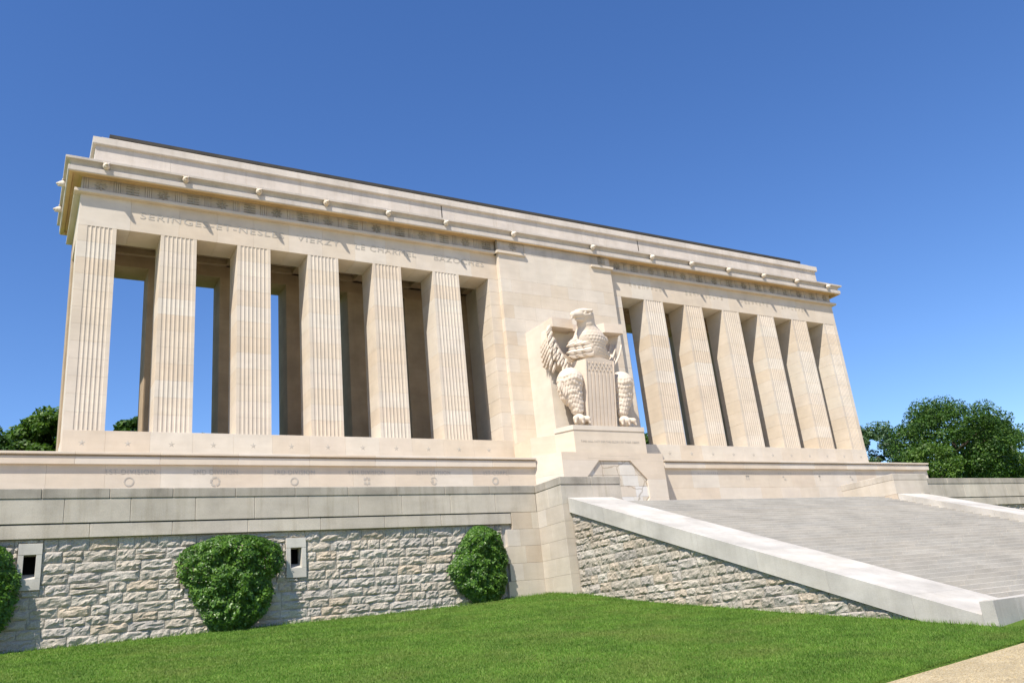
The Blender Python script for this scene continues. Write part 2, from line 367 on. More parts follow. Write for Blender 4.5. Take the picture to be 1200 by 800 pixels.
# attic storey
AX0, AX1, AY0, AY1 = 2.0, 52.6, 39.4, 44.3
xs = [AX0]
while xs[-1] < AX1-4: xs.append(xs[-1]+rng.choice((2.9, 3.4, 3.7)))
xs.append(AX1)
for a, b in zip(xs[:-1], xs[1:]): boxp('attic_block', a+.003, b-.003, AY0, AY0+.5, 22.55, 23.95, 'attic', mon, .008)
for x in (20.35, 35.0): boxp('lead_joint', x, x+.05, AY0-.012, AY0+.02, 22.7, 23.95, 'roof', mon, 0)
boxp('attic_core', AX0+.003, AX1-.003, AY0+.45, AY1, 22.55, 23.95, 'attic', mon)
ring('attic_moulding', [(-.3, 23.86), (-.03, 23.86), (-.03, 23.93), (.11, 23.94), (.14, 23.98), (.14, 24.32), (-.25, 24.36), (-.25, 24.58), (-.6, 24.66), (-3, 24.7)], 'attic', AX0, AX1, AY0, AY1)
ring('roof', [(-.66, 24.6), (-.66, 24.84), (-.62, 24.86), (-.62, 25.04), (-2.4, 25.2)], 'roof', AX0, AX1, AY0, AY1)
meshob('roof_deck', [(AX0+1, AY0+1, 25.09), (AX1-1, AY0+1, 25.09), (AX1-1, AY1-1, 25.09), (AX0+1, AY1-1, 25.09), (AX0+2.4, AY0+2.4, 25.18), (AX1-2.4, AY0+2.4, 25.18), (AX1-2.4, AY1-2.4, 25.18), (AX0+2.4, AY1-2.4, 25.18)],
       [[0, 1, 5, 4], [1, 2, 6, 5], [2, 3, 7, 6], [3, 0, 4, 7], [4, 5, 6, 7]], 'roof', mon)

# ------------------------------------------------------------------ implicit-surface sculptor
def cap(P, a, b, r0, r1):
    a = np.array(a, float); b = np.array(b, float); ab = b-a
    t = np.clip(((P-a)@ab)/(ab@ab), 0, 1)
    return np.linalg.norm(P-a-t[..., None]*ab, axis=-1)-(r0+(r1-r0)*t)
def ell(P, c, r, rot=None):
    Q = P-np.array(c, float)
    if rot is not None: Q = Q@np.array(rot)
    r = np.array(r, float); k = np.linalg.norm(Q/r, axis=-1)
    return (k-1)*r.min()
def smin(a, b, k):
    h = np.clip(.5+.5*(b-a)/k, 0, 1); return b+(a-b)*h-k*h*(1-h)
def sculpt(fn, lo, hi, h):
    ax = [np.arange(l, u+h, h) for l, u in zip(lo, hi)]
    G = np.stack(np.meshgrid(*ax, indexing='ij'), -1); D = fn(G)
    s = D < 0; nx, ny, nz = D.shape
    cnt = np.zeros((nx-1, ny-1, nz-1)); acc = np.zeros((nx-1, ny-1, nz-1, 3))
    corners = [(i, j, k) for i in (0, 1) for j in (0, 1) for k in (0, 1)]
    def sub(A, c): return A[c[0]:nx-1+c[0], c[1]:ny-1+c[1], c[2]:nz-1+c[2]]
    for c in corners:
        for a in range(3):
            if c[a]: continue
            d = list(c); d[a] = 1
            v0, v1 = sub(D, c), sub(D, d); cr = (v0 < 0) != (v1 < 0)
            t = np.where(cr, v0/np.where(v0-v1 == 0, 1, v0-v1), 0)
            p = np.zeros(v0.shape+(3,)); p[..., 0] = c[0]; p[..., 1] = c[1]; p[..., 2] = c[2]; p[..., a] += t
            acc += p*cr[..., None]; cnt += cr
    act = cnt > 0; idx = -np.ones(act.shape, int); idx[act] = np.arange(act.sum())
    ijk = np.argwhere(act); V = (ijk+acc[act]/cnt[act][:, None])*h+np.array([a[0] for a in ax])
    F = []
    for a in range(3):
        b, c = (a+1) % 3, (a+2) % 3
        s0 = np.take(s, range(0, s.shape[a]-1), a); s1 = np.take(s, range(1, s.shape[a]), a)
        E_ = np.argwhere(s0 != s1)
        E_ = E_[(E_[:, b] > 0) & (E_[:, c] > 0) & (E_[:, b] < D.shape[b]-1) & (E_[:, c] < D.shape[c]-1)]
        q = []
        for db, dc in ((-1, -1), (0, -1), (0, 0), (-1, 0)):
            e = E_.copy(); e[:, b] += db; e[:, c] += dc; q.append(idx[e[:, 0], e[:, 1], e[:, 2]])
        q = np.stack(q, 1); fl = s0[E_[:, 0], E_[:, 1], E_[:, 2]]
        q[~fl] = q[~fl][:, ::-1]; F.append(q)
    F = np.concatenate(F); F = F[(F >= 0).all(1)]
    return V, F
def scallop(u, v, su, sv):
    """overlapping feather tips, 0..1"""
    r = np.floor(v/sv); uu = u/su+.5*(r % 2); fu = uu-np.floor(uu)-.5; fv = v/sv-r
    return np.clip(1-np.sqrt((fu*1.7)**2+((1-fv)*.9)**2), 0, 1)

# lion heads along the cornice
def lion(P):
    d = ell(P, (0, 0, 0), (.17, .15, .19))
    d = smin(d, ell(P, (0, -.14, -.02), (.12, .12, .13)), .05)
    d = smin(d, ell(P, (0, -.25, -.03), (.08, .09, .06)), .04)
    for s_ in (-1, 1): d = smin(d, ell(P, (s_*.12, -.06, .16), (.045, .04, .05)), .03)
    d = smin(d, ell(P, (0, -.2, -.13), (.06, .08, .035)), .02)
    return np.maximum(d, -ell(P, (0, -.28, -.09), (.05, .12, .028)))
lv, lf = sculpt(lion, (-.24, -.4, -.24), (.24, .2, .26), .022)
lme = bpy.data.meshes.new('lion_head'); lme.from_pydata(lv.tolist(), [], lf.tolist()); lme.materials.append(M['cream'])
lme.polygons.foreach_set('use_smooth', [True]*len(lme.polygons))
lx = [2.45+3.52*k for k in range(6)]+[24.5, 30.3]+[35.1+3.43*k for k in range(6)]
for x in lx: inst('lion_head', lme, (x, YF-.68, 22.22), mon, (.92, .92, .92))
for y in (40.6, 43.3):
    inst('lion_head', lme, (X0-.68, y, 22.22), mon, rz=-math.pi/2); inst('lion_head', lme, (X1+.68, y, 22.22), mon, rz=math.pi/2)

# inscriptions
def text(s, x, z, y, size, mat, parent, name='inscription', width=None, align='LEFT', ext=.008):
    cu = bpy.data.curves.new(name, 'FONT'); cu.body = s; cu.size = size; cu.extrude = ext; cu.align_x = align; cu.space_character = 1.15
    cu.resolution_u = 3; cu.materials.append(M[mat])
    o = bpy.data.objects.new(name, cu); C.objects.link(o); bpy.context.view_layer.update()
    if width: cu.size = 1; bpy.context.view_layer.update(); w_ = o.dimensions.x; cu.size = size; o.scale.x = width/(w_*size) if w_ else 1
    sx = o.scale.x; me = bpy.data.meshes.new_from_object(o); bpy.data.objects.remove(o)
    o = bpy.data.objects.new(name, me); C.objects.link(o); o.scale.x = sx
    o.parent = parent; o.location = Vector((x, y, z))-wloc(parent); o.rotation_euler = (math.pi/2, 0, 0)
    return o
for s, a, b in (('SERINGES-ET-NESLES', 4.05, 10.9), ('VIERZY', 11.6, 13.9), ('LE CHARMEL', 14.75, 18.3), ('BAZOCHES', 19.4, 22.6)):
    text(s, a, 20.12, YF-.006, .47, 'letter', mon, width=b-a)
# worn, unreadable lettering on the right-hand architrave: shallow strokes only
rs = random.Random(11)
for a, b in ((33.4, 36.6), (38.2, 41.6), (43.0, 46.2), (47.4, 50.2)):
    t = MB(); x = a
    while x < b:
        for q in range(rs.choice((1, 2, 2))):
            t.box(x+q*.13, x+q*.13+.035, YF-.006, YF+.01, 20.14+rs.choice((0, 0, .08)), 20.44)
        t.box(x, x+.14, YF-.007, YF+.01, 20.14+rs.choice((0, .14, .27)), 20.17+rs.choice((0.02, .14, .27))+.02)
        x += .36
    tag(t.build('worn_inscription', 'faint', mon), kind='stuff')

# ------------------------------------------------------------------ inscribed base wall
SY = 36.42; SX0, SX1 = -1.1, 55.7
base = empty('inscribed_base_wall', (27.3, 38, 4.1), 'long low cream base wall under the colonnade, carved with division names and round badges', 'wall')
for lo, hi, side in ((SX0, 23.05, 0), (31.6, SX1, 1)):
    x = lo
    while x < hi-.1:
        b = min(x+2.05, hi)
        if hi-b < .6: b = hi
        blk('base_wall_block', x+.002, b-.002, SY, SY+.5, 6.62, 7.78, 'cream', base, .004)
        x = b
    x = lo
    while x < hi-.1:
        b = min(x+1.7+(.6 if x == lo else 0), hi)
        if hi-b < .6: b = hi
        blk('base_wall_block', x+.002, b-.002, SY, SY+.5, 5.4, 6.615, 'cream', base, .004)
        x = b
    x = lo
    while x < hi-.1:
        b = min(x+1.9, hi)
        if hi-b < .6: b = hi
        blk('base_wall_block', x+.002, b-.002, SY, SY+.5, 4.1, 5.395, 'cream', base, .004)
        x = b
    boxp('base_core', lo+.003, hi-.003, SY+.45, 46, 4.05, 8.0, 'cream', base)
    e0 = .1 if side == 0 else 0; e1 = .1 if side == 1 else 0
    x = lo-e0
    while x < hi+e1-.1:
        b = min(x+3.1, hi+e1)
        if hi+e1-b < .8: b = hi+e1
        blk('base_moulding', x+.002, b-.002, SY-.15, SY+.6, 7.72, 8.03, 'cream', base, .012)
        blk('base_fillet', x+.002, b-.002, SY-.22, SY+2.9, 8.10, 8.20, 'cream', base, .012)
        x = b
    boxp('base_shadow_joint', lo, hi, SY-.04, SY+2.8, 8.03, 8.10, 'cream', base, 0)
def ringmesh(r0, r1, n=20, gaps=0, wid=1.0):
    t = MB(); seg = n
    for i in range(seg):
        if gaps and (i*gaps/seg) % 1 > wid: continue
        a, b = 2*math.pi*i/seg, 2*math.pi*(i+1)/seg
        V = []
        for y in (-.012, 0):
            V += [(r0*math.cos(a), y, r0*math.sin(a)), (r1*math.cos(a), y, r1*math.sin(a)), (r1*math.cos(b), y, r1*math.sin(b)), (r0*math.cos(b), y, r0*math.sin(b))]
        t.add(V, [[0, 1, 2, 3], [0, 4, 5, 1], [2, 1, 5, 6], [3, 2, 6, 7]])
    return t
def badge(x, z, kind):
    if kind == 'ring': t = ringmesh(.15, .19)
    elif kind == 'star': t = ringmesh(.14, .21, 20, 5, .62)
    elif kind == 'disc': t = ringmesh(.13, .18, 20, 4, .8)
    elif kind == 'dots':
        t = MB()
        for i in range(4):
            a = math.pi/4+i*math.pi/2; cx, cz_ = .13*math.cos(a), .13*math.sin(a); t.box(cx-.055, cx+.055, -.012, 0, cz_-.055, cz_+.055)
        t.box(-.02, .02, -.012, 0, -.2, -.12); t.box(-.02, .02, -.012, 0, .12, .2)
    elif kind == 'half': t = ringmesh(.15, .18, 20, 2, .75); t.box(-.12, -.03, -.012, 0, -.07, .07)
    elif kind == 'bold': t = ringmesh(.12, .19)
    elif kind == 'keystone': t = MB(); t.box(-.12, -.05, -.012, 0, -.12, .12); t.box(.05, .12, -.012, 0, -.12, .12); t.box(-.12, .12, -.012, 0, .06, .13)
    elif kind == 'arrow': t = MB(); t.box(-.02, .14, -.012, 0, -.16, -.06); t.box(-.14, 0, -.012, 0, .02, .12)
    elif kind == 'stem': t = MB(); t.box(-.03, .03, -.012, 0, -.18, .16); t.box(-.1, .1, -.012, 0, .05, .13)
    else: t = MB(); t.box(-.02, .14, -.012, 0, -.16, .14); t.box(-.18, -.1, -.012, 0, -.06, .1)
    o = t.build('badge', 'letter', base); o.location = Vector((x, SY-.001, z))-base.location
    me = o.data
    c = Vector(((min(v[0] for v in t.V)+max(v[0] for v in t.V))/2, (min(v[1] for v in t.V)+max(v[1] for v in t.V))/2, min(v[2] for v in t.V)))
    for v in me.vertices: v.co += c
k_ = SY/36.7
for x, kd, s in ((3.91, 'ring', '1ST DIVISION'), (7.25, 'star', '2ND DIVISION'), (10.62, 'disc', '3RD DIVISION'), (14.0, 'dots', '4TH DIVISION'), (17.4, 'half', '26TH DIVISION'), (20.8, 'bold', '1ST CORPS')):
    badge(x*k_, 7.05, kd)
    wd = 1.35 if 'CORPS' in s else 1.8
    text(s, x*k_-wd/2, 7.36, SY-.004, .26, 'letter', base, width=wd)
for x, kd in ((38.34, 'keystone'), (41.5, 'arrow'), (44.75, 'stem'), (47.83, 'arrow')): badge(x*k_, 7.2, kd)
for x in (34.9, 38.3, 41.5, 44.75, 47.8):
    t = MB(); q = x-.75
    while q < x+.75: t.box(q, q+.03, SY-.004, SY+.005, 7.40, 7.52); q += .15
    tag(t.build('worn_inscription', 'faint', base), kind='stuff')

# ------------------------------------------------------------------ statue pedestal
ped = empty('statue_pedestal', (27.3, 36.5, 4.1), 'stepped cream stone pedestal with an octagonal panel under the eagle', 'pedestal')
PY = 35.2
# front slab with an octagonal opening
ox0, ox1, oz0, oz1 = 25.27, 29.33, 4.9, 7.88
oc = 1.0
octo = [(ox0+oc, oz1), (ox1-oc, oz1), (ox1, oz1-oc), (ox1, oz0+oc), (ox1-oc, oz0), (ox0+oc, oz0), (ox0, oz0+oc), (ox0, oz1-oc)]
fx0, fx1, fz0, fz1 = 23.98, 30.62, 4.05, 8.3
# five facing blocks round the octagon, plus bevelled reveal
def slab(name, poly, y0, y1, mat, parent):
    n = len(poly); V = [(x, y0, z) for x, z in poly]+[(x, y1, z) for x, z in poly]
    F = [list(range(n)), list(range(n, 2*n))[::-1]]+[[i, n+i, n+(i+1) % n, (i+1) % n] for i in range(n)]
    if sum(poly[i][0]*poly[(i+1) % n][1]-poly[(i+1) % n][0]*poly[i][1] for i in range(n)) < 0: F = [f[::-1] for f in F]
    return meshob(name, V, F, mat, parent)
g = .003
slab('facing_block', [(fx0, oz1+g), (fx1, oz1+g), (fx1, fz1), (fx0, fz1)], PY, PY+.5, 'cream', ped)
slab('facing_block', [(fx0, oz1-oc), (octo[7][0]-g, octo[7][1]), (octo[0][0]-g, oz1), (fx0, oz1)], PY, PY+.5, 'cream', ped)
slab('facing_block', [(octo[2][0]+g, octo[2][1]), (fx1, oz1-oc), (fx1, oz1), (octo[1][0]+g, oz1)], PY, PY+.5, 'cream', ped)
slab('facing_block', [(fx0, oz0+oc), (ox0-g, oz0+oc), (ox0-g, oz1-oc-g), (fx0, oz1-oc-g)], PY, PY+.5, 'cream', ped)
slab('facing_block', [(ox1+g, oz0+oc), (fx1, oz0+oc), (fx1, oz1-oc-g), (ox1+g, oz1-oc-g)], PY, PY+.5, 'cream', ped)
slab('facing_block', [(fx0, oz0), (octo[5][0]-g, oz0), (ox0-g, oz0+oc-g), (fx0, oz0+oc-g)], PY, PY+.5, 'cream', ped)
slab('facing_block', [(octo[4][0]+g, oz0), (fx1, oz0), (fx1, oz0+oc-g), (ox1+g, oz0+oc-g)], PY, PY+.5, 'cream', ped)
slab('facing_block', [(fx0, fz0), (fx1, fz0), (fx1, oz0-g), (fx0, oz0-g)], PY, PY+.5, 'cream', ped)
# inset panel stones
rp = random.Random(5)
zz = oz0
while zz < oz1-.1:
    hz = rp.uniform(.42, .6); z2 = min(zz+hz, oz1)
    if oz1-z2 < .3: z2 = oz1
    x = ox0-.02
    while x < ox1:
        x2 = min(x+rp.uniform(.6, 1.25), ox1+.02)
        if ox1-x2 < .35: x2 = ox1+.02
        # clip to the octagon's bounding slopes by simply letting facing blocks cover the corners
        boxp('panel_stone', x+.004, x2-.004, PY+.09+rp.uniform(-.004, .004), PY+.3, zz+.004, z2-.004, 'panel', ped, .008)
        x = x2
    zz = z2
# splayed flanks and body behind
MB().prism([(fx0+.0, PY+.5), (fx1, PY+.5), (31.55, SY+.2), (31.55, 39), (23.05, 39), (23.05, SY+.2)], 4.05, 8.295).build('pedestal_core', 'cream', ped)
for s_ in (0, 1):
    q = [(fx0-.012, PY+.004), (fx0+.3, PY+.504), (23.35, SY+.4), (23.03, SY+.0)]
    if s_: q = [(54.6-x, y) for x, y in q][::-1]
    for z0, z1 in ((4.05, 5.1), (5.1, 6.15), (6.15, 7.2), (7.2, 8.3)): MB().prism(q, z0, z1-.004).build('flank_block', 'cream', ped)
# upper plinth
u0, u1 = 24.95, 29.66
def plinthpoly(i=0): return [(u0+i, 35.3+i), (u1-i, 35.3+i), (u1+.55-i, 36.3), (u1+1.1-i, 37.2), (u1+1.1-i, 38.7), (u0-1.1+i, 38.7), (u0-1.1+i, 37.2), (u0-.55+i, 36.3)]
MB().prism([(u0, 35.3), (u1, 35.3), (u1+.55, 36.3), (u0-.55, 36.3)], 8.3, 9.44).build('inscribed_block', 'cream', ped)
MB().prism([(u0+.03, 35.33), (u1-.03, 35.33), (u1+.52, 36.3), (u0-.52, 36.3)], 9.44, 9.52).build('plinth_groove', 'cream', ped)
MB().prism([(u0-.02, 35.28), (u1+.02, 35.28), (u1+.57, 36.3), (u0-.57, 36.3)], 9.52, 9.77).build('plinth_cap', 'cream', ped)
MB().prism([(u0-.55, 36.302), (u1+.55, 36.302), (31.3, 37.4), (31.3, 38.7), (23.3, 38.7), (23.3, 37.0)], 8.3, 9.42).build('rear_plinth', 'cream', ped)
text('TIME WILL NOT DIM THE GLORY OF THEIR DEEDS', 25.35, 8.86, 35.295, .17, 'letter', ped, width=3.85)
t = MB(); q = 26.4
while q < 28.3: t.box(q, q+.02, PY-.003, PY+.01, 8.08, 8.15); q += .06
tag(t.build('worn_inscription', 'faint', ped), kind='stuff')
t = MB(); q = 25.6
while q < 29.1: t.box(q, q+.02, PY-.003, PY+.01, 7.96, 8.01); q += .05
tag(t.build('worn_inscription', 'faint', ped), kind='stuff')

# ------------------------------------------------------------------ the eagle
eg = empty('eagle_statue', (27.2, 36, 9.77), 'giant carved stone eagle with starred shield, head turned left, on the pedestal', 'statue')
# backing pier and wing slabs
MB().prism([(24.87, 36.75), (29.72, 36.75), (29.75, 38.68), (24.80, 38.68)], 9.42, 16.058).build('backing_pier', 'cream', eg)
ZT, ZB = 16.06, 15.5
MB().prism([(24.87, 35.9), (26.25, 35.95), (26.45, 36.5), (26.45, 36.76), (24.86, 36.76)], ZB, ZT).build('wing_top', 'eagle', eg)
MB().prism([(28.46, 35.95), (29.71, 35.87), (29.75, 36.76), (28.0, 36.76), (28.1, 36.45)], ZB, ZT).build('wing_top', 'eagle', eg)
MB().prism([(26.44, 36.5), (28.05, 36.5), (28.05, 36.8), (26.44, 36.8)], ZB+.1, ZT-.05).build('wing_top', 'eagle', eg)
# wings: a thick rim round a terraced bowl of nested flight feathers
def wing_left(y, z):
    t = np.clip((15.6-z)/2.7, 0, 1)
    return 24.86-.20*np.sin(np.clip(t*1.25, 0, 1)*np.pi)**.9+.55*np.clip(t-.72, 0, 1)**1.2*3.2-(y-35.9)*.03
def wing_core(P, mir):
    Q = P.copy()
    if mir: Q[..., 0] = 54.55-Q[..., 0]
    x, y, z = Q[..., 0], Q[..., 1], Q[..., 2]
    t = np.clip((15.6-z)/2.7, 0, 1)
    left = wing_left(y, z)
    if mir: left = 24.9+1.0*t**1.3-(y-35.9)*.05
    front = 35.98+.10*t
    d = np.maximum(np.maximum(left-x, front-y), np.maximum(x-26.75, y-37.0))
    low = 15.3-2.5*np.sqrt(np.clip(1-((26.75-x)/2.5)**2, 0.0, 1))
    d = np.maximum(d, np.maximum(z-15.52, low-z))
    k = np.sqrt(((x-26.95)/2.28)**2+((z-15.6)/2.72)**2)
    dep = 36.04+np.clip((1-k)*2.1, 0, .88)
    d = np.maximum(d, -np.maximum((k-1)*1.5, (y-dep)*.7))
    return d*.8
def feather_mesh():
    n = 6; V = []; F = []
    prof = [0.10, .125, .13, .12, .09, .045, .0]
    for i, w_ in enumerate(prof):
        zz_ = -i*.11; lift = .03+.04*i/n
        V += [(-w_, .03, zz_), (-w_*.9, -lift, zz_), (0, -lift-.03, zz_), (w_*.9, -lift, zz_), (w_, .03, zz_)]
    for i in range(n):
        for j in range(4): F.append([i*5+j, (i+1)*5+j, (i+1)*5+j+1, i*5+j+1])
    F.append([0, 1, 2, 3, 4])
    me = bpy.data.meshes.new('feather'); me.from_pydata(V, [], F); me.materials.append(M['eagle']); return me
fme = feather_mesh()
for col in range(4):
    for row in range(8-col):
        y = 35.99+col*.19+.03*row; zf = 15.42-row*.27-col*.13
        x = float(wing_left(np.float64(y), np.float64(zf-.15)))+.0
        if zf < 13.3: continue
        o = inst('feather', fme, (x, y, zf), eg, (.72, 1.3, .95), 0)
        o.rotation_euler = (math.radians(-9), math.radians(16), math.radians(-80))
for mir in (0, 1):
    lo = (23.9, 35.6, 12.5) if not mir else (27.6, 35.6, 12.5); hi = (26.95, 37.45, 15.7) if not mir else (30.5, 37.45, 15.7)
    v, f = sculpt(lambda P: wing_core(P, mir), lo, hi, .034); meshob('wing', v, f, 'eagle', eg, False)
for ring_, kk in enumerate((1.13, 1.06, .99)):
    for j in range(9-ring_):
        a_ = .06+j*.135+.06*(ring_ % 2); x = 26.95-2.28*kk*math.cos(a_); z = 15.6-2.72*kk*math.sin(a_)
        if x < 24.62: x = 24.62+.02*j
        o = inst('feather', fme, (x+.06, 36.0-.02*ring_, z+.12), eg, (.66, .8, .72)); o.rotation_euler = (math.radians(-7), math.radians(26-12*a_+4*ring_), math.radians(-22))
for mir in (0, 1):
    for i, kk in enumerate((.93, .83, .73, .63, .53)):
        pts = []; rads = []
        for j in range(11):
            a_ = .30+(1.42-.30)*j/10; x = 26.95-2.28*kk*math.cos(a_); z = 15.6-2.72*kk*math.sin(a_); y = 36.04+(1-kk)*2.1-.075
            pts.append((x if not mir else 54.55-x, y, z)); rads.append(.075*(.45+.55*math.sin(math.pi*(.12+.8*j/10))))
        MB().tube(pts, rads, 6).build('feather', 'eagle', eg, True)
# body, neck and head
hc = np.array((26.50, 35.2, 16.0))
def body(P):
    d = ell(P, (27.12, 35.8, 14.4), (.90, .74, .95))                         # breast
    d = smin(d, ell(P, (27.15, 36.1, 13.75), (1.0, .7, .65)), .3)
    d = smin(d, ell(P, (27.05, 35.62, 14.85), (.92, .66, .55)), .25); d = smin(d, cap(P, (27.1, 35.85, 14.85), (26.75, 35.4, 15.62), .76, .50), .3)    # neck
    d = smin(d, ell(P, tuple(hc+np.array((.05, 0, .03))), (.60, .46, .40)), .16)        # skull
    d = smin(d, ell(P, (26.92, 35.45, 15.8), (.36, .42, .46)), .12)
    for k in range(3): d = smin(d, cap(P, (27.12+.07*k, 35.25+.05*k, 15.85-.22*k), (27.3+.10*k, 35.65, 15.6-.24*k), .12, .10), .03)   # ruff at the nape
    d = smin(d, cap(P, hc+np.array((-.42, -.30, .17)), hc+np.array((.30, -.42, .20)), .09, .09), .04)
    d = smin(d, cap(P, hc+np.array((-.40, .0, .20)), hc+np.array((.2, .1, .30)), .13, .12), .1)
    bk = cap(P, hc+np.array((-.38, -.12, .02)), hc+np.array((-.76, -.14, -.06)), .29, .19)
    bk = smin(bk, cap(P, hc+np.array((-.76, -.14, -.06)), hc+np.array((-.93, -.14, -.33)), .17, .03), .05)
    d = smin(d, bk, .05)
    d = smin(d, cap(P, hc+np.array((-.2, -.14, -.26)), hc+np.array((-.62, -.14, -.31)), .15, .07), .04)
    d = np.maximum(d, -cap(P, hc+np.array((-.15, -.58, -.17)), hc+np.array((-.85, -.38, -.21)), .035, .03))
    d = np.maximum(d, -ell(P, hc+np.array((-.06, -.50, .05)), (.27, .17, .085)))
    d = smin(d, ell(P, hc+np.array((-.10, -.39, .05)), (.10, .07, .06)), .01)
    # folded coverts either side: flattened overlapping lobes
    lob = 9+0*d
    for (p0, p1, ra) in (((26.9, 35.72, 14.72), (26.2, 36.05, 14.55), .46), ((26.9, 35.74, 14.2), (26.15, 36.05, 14.05), .46),
                         ((27.6, 35.7, 14.98), (28.2, 35.85, 14.92), .34), ((27.6, 35.8, 14.3), (28.3, 36.0, 14.05), .42)):
        lob = np.minimum(lob, cap(P, p0, p1, ra, .25))
    lob = lob-.008*np.cos((P[..., 0]*.5+P[..., 2])*60)
    d = smin(d, lob, .16)
    u = np.arctan2(P[..., 0]-27.1, 37.0-P[..., 1])
    right = np.clip((P[..., 0]-26.8+(P[..., 2]-14.3)*.9)/.15, 0, 1)
    lowm = np.clip((15.05-P[..., 2])/.3, 0, 1)
    d = d-.045*scallop(u, -P[..., 2], .10, .17)*lowm*right
    d = d-.012*scallop(u, -P[..., 2], .11, .2)*(1-lowm)*(P[..., 2] < 15.6)
    return d
v, f = sculpt(body, (25.0, 34.6, 12.9), (28.9, 37.0, 16.7), .032)
meshob('body', v, f, 'eagle', eg, True)
for row_ in range(6):
    for c_ in range(3):
        if row_ == 0 and c_ == 2: continue
        x = 26.75-.36*c_+.12*(row_ % 2); z = 15.02-.235*row_-.03*c_; y = 35.12+.20*c_+.03*abs(row_-2.5)+(.12 if row_ == 0 else 0)
        o = inst('feather', fme, (x, y, z), eg, (1.15, 1.3, .95)); o.rotation_euler = (math.radians(-4), math.radians(62+5*row_), math.radians(-30))
# legs and talons
def noise3(Q): return np.sin(Q[..., 0]*2.1+1.3*np.sin(Q[..., 2]*1.7))*np.sin(Q[..., 1]*2.3+Q[..., 2])*np.sin(Q[..., 2]*2.9+1.1*np.sin(Q[..., 0]*2))
def leg(P, s_):
    Q = P.copy(); Q[..., 0] = 27.22+s_*(Q[..., 0]-27.22)        # mirrored about the centre line
    d = ell(Q, (28.93, 35.78, 12.45), (.66, .66, .62))
    d = smin(d, cap(Q, (28.93, 35.85, 12.3), (28.72, 35.78, 10.75), .64, .33), .2)
    d = smin(d, ell(Q, (29.05, 35.9, 11.9), (.58, .5, .9)), .2)
    u = np.arctan2(Q[..., 0]-28.9, 36.6-Q[..., 1])
    zf = np.clip((12.75-Q[..., 2])/.4, 0, 1)
    d = d-.05*scallop(u, -Q[..., 2]+.05*np.sin(u*9), .13, .24)*zf-.03*noise3(Q*3.5)*zf
    return d
def talon(P, s_):
    Q = P.copy(); Q[..., 0] = 27.22+s_*(Q[..., 0]-27.22)
    d = ell(Q, (28.72, 35.7, 10.15), (.34, .3, .36))
    for dx in (-.26, .06, .38):
        c0 = (28.68+dx*.8, 35.6, 10.22); c1 = (28.68+dx*1.25, 35.42, 10.16); c2 = (28.68+dx*1.45, 35.34, 9.92)
        d = smin(d, cap(Q, c0, c1, .15, .15), .05)
        d = smin(d, cap(Q, c1, c2, .13, .05), .04)
    return np.maximum(d, 9.76-Q[..., 2])
for s_ in (1, -1):
    lo, hi = ((27.9, 35.0, 10.2), (29.9, 36.8, 13.3)); lo2, hi2 = ((28.0, 35.0, 9.7), (29.6, 36.2, 10.7))
    if s_ < 0:
        lo, hi = (54.44-hi[0], lo[1], lo[2]), (54.44-lo[0], hi[1], hi[2]); lo2, hi2 = (54.44-hi2[0], lo2[1], lo2[2]), (54.44-lo2[0], hi2[1], hi2[2])
    v, f = sculpt(lambda P: leg(P, s_), lo, hi, .035); lg = meshob('leg', v, f, 'eagle', eg, False)
    v, f = sculpt(lambda P: talon(P, s_), lo2, hi2, .025); meshob('talon', v, f, 'eagle', lg, True)
# shield with stripes and stars
def wedge(name, x0, x1, xb0, xb1, y0, y1, z0, z1, mat, parent):
    return MB().prism([(x0, y0), (x1, y0), (xb1, y1), (xb0, y1)], z0, z1).build(name, mat, parent)
SX_0, SX_1 = 26.2, 28.12
def sy(z): return 35.12+(13.45-z)*.148
def sbox(x0, x1, z0, z1, out, c=.015, back=.05):
    """block standing proud of the leaning shield face"""
    V = [(x0, sy(z0)-out, z0), (x1, sy(z0)-out, z0), (x1, sy(z0)+back, z0), (x0, sy(z0)+back, z0), (x0+c, sy(z1)-out, z1), (x1-c, sy(z1)-out, z1), (x1, sy(z1)+back, z1), (x0, sy(z1)+back, z1)]
    return MB().add(V, [[0, 3, 2, 1], [4, 5, 6, 7], [0, 1, 5, 4], [1, 2, 6, 5], [2, 3, 7, 6], [3, 0, 4, 7]])
V = [(SX_0, sy(9.77), 9.77), (SX_1, sy(9.77), 9.77), (28.2, 36.3, 9.77), (25.95, 36.3, 9.77), (SX_0, sy(13.45), 13.45), (SX_1, sy(13.45), 13.45), (28.2, 36.1, 13.5), (25.93, 36.1, 13.55), ((SX_0+SX_1)/2, sy(13.55), 13.6), (27.1, 36.1, 13.7)]
for k_i in range(10): 
    o = inst('feather', fme, (24.72+.06*k_i+.02*(k_i % 3), 35.62-.02*k_i, 12.25-.11*(k_i % 5)), eg, (.8, 1.1, .7)); o.rotation_euler = (.1, .18, -.9)
sh = MB().add(V, [[0, 3, 2, 1], [0, 1, 5, 8, 4], [1, 2, 6, 5], [2, 3, 7, 9, 6], [3, 0, 4, 7], [4, 8, 9, 7], [8, 5, 6, 9]]).build('shield', 'eagle', eg)
for i in range(7):
    a = SX_0+.115+i*.248; sbox(a, a+.19, 9.78, 12.74, .035).build('stripe', 'eagle', sh)
for a in (SX_0, SX_1-.07): sbox(a, a+.07, 9.78, 13.43, .045).build('shield_rim', 'eagle', sh)
sm = star_mesh(.088)
for row, (zz, n) in enumerate(((13.26, 7), (13.07, 6), (12.88, 7))):
    for i in range(n): inst('shield_star', sm, (SX_0+.21+(i+(.5 if n == 6 else 0))*.248, sy(zz)+.002, zz), sh, (.8, 1, .8))

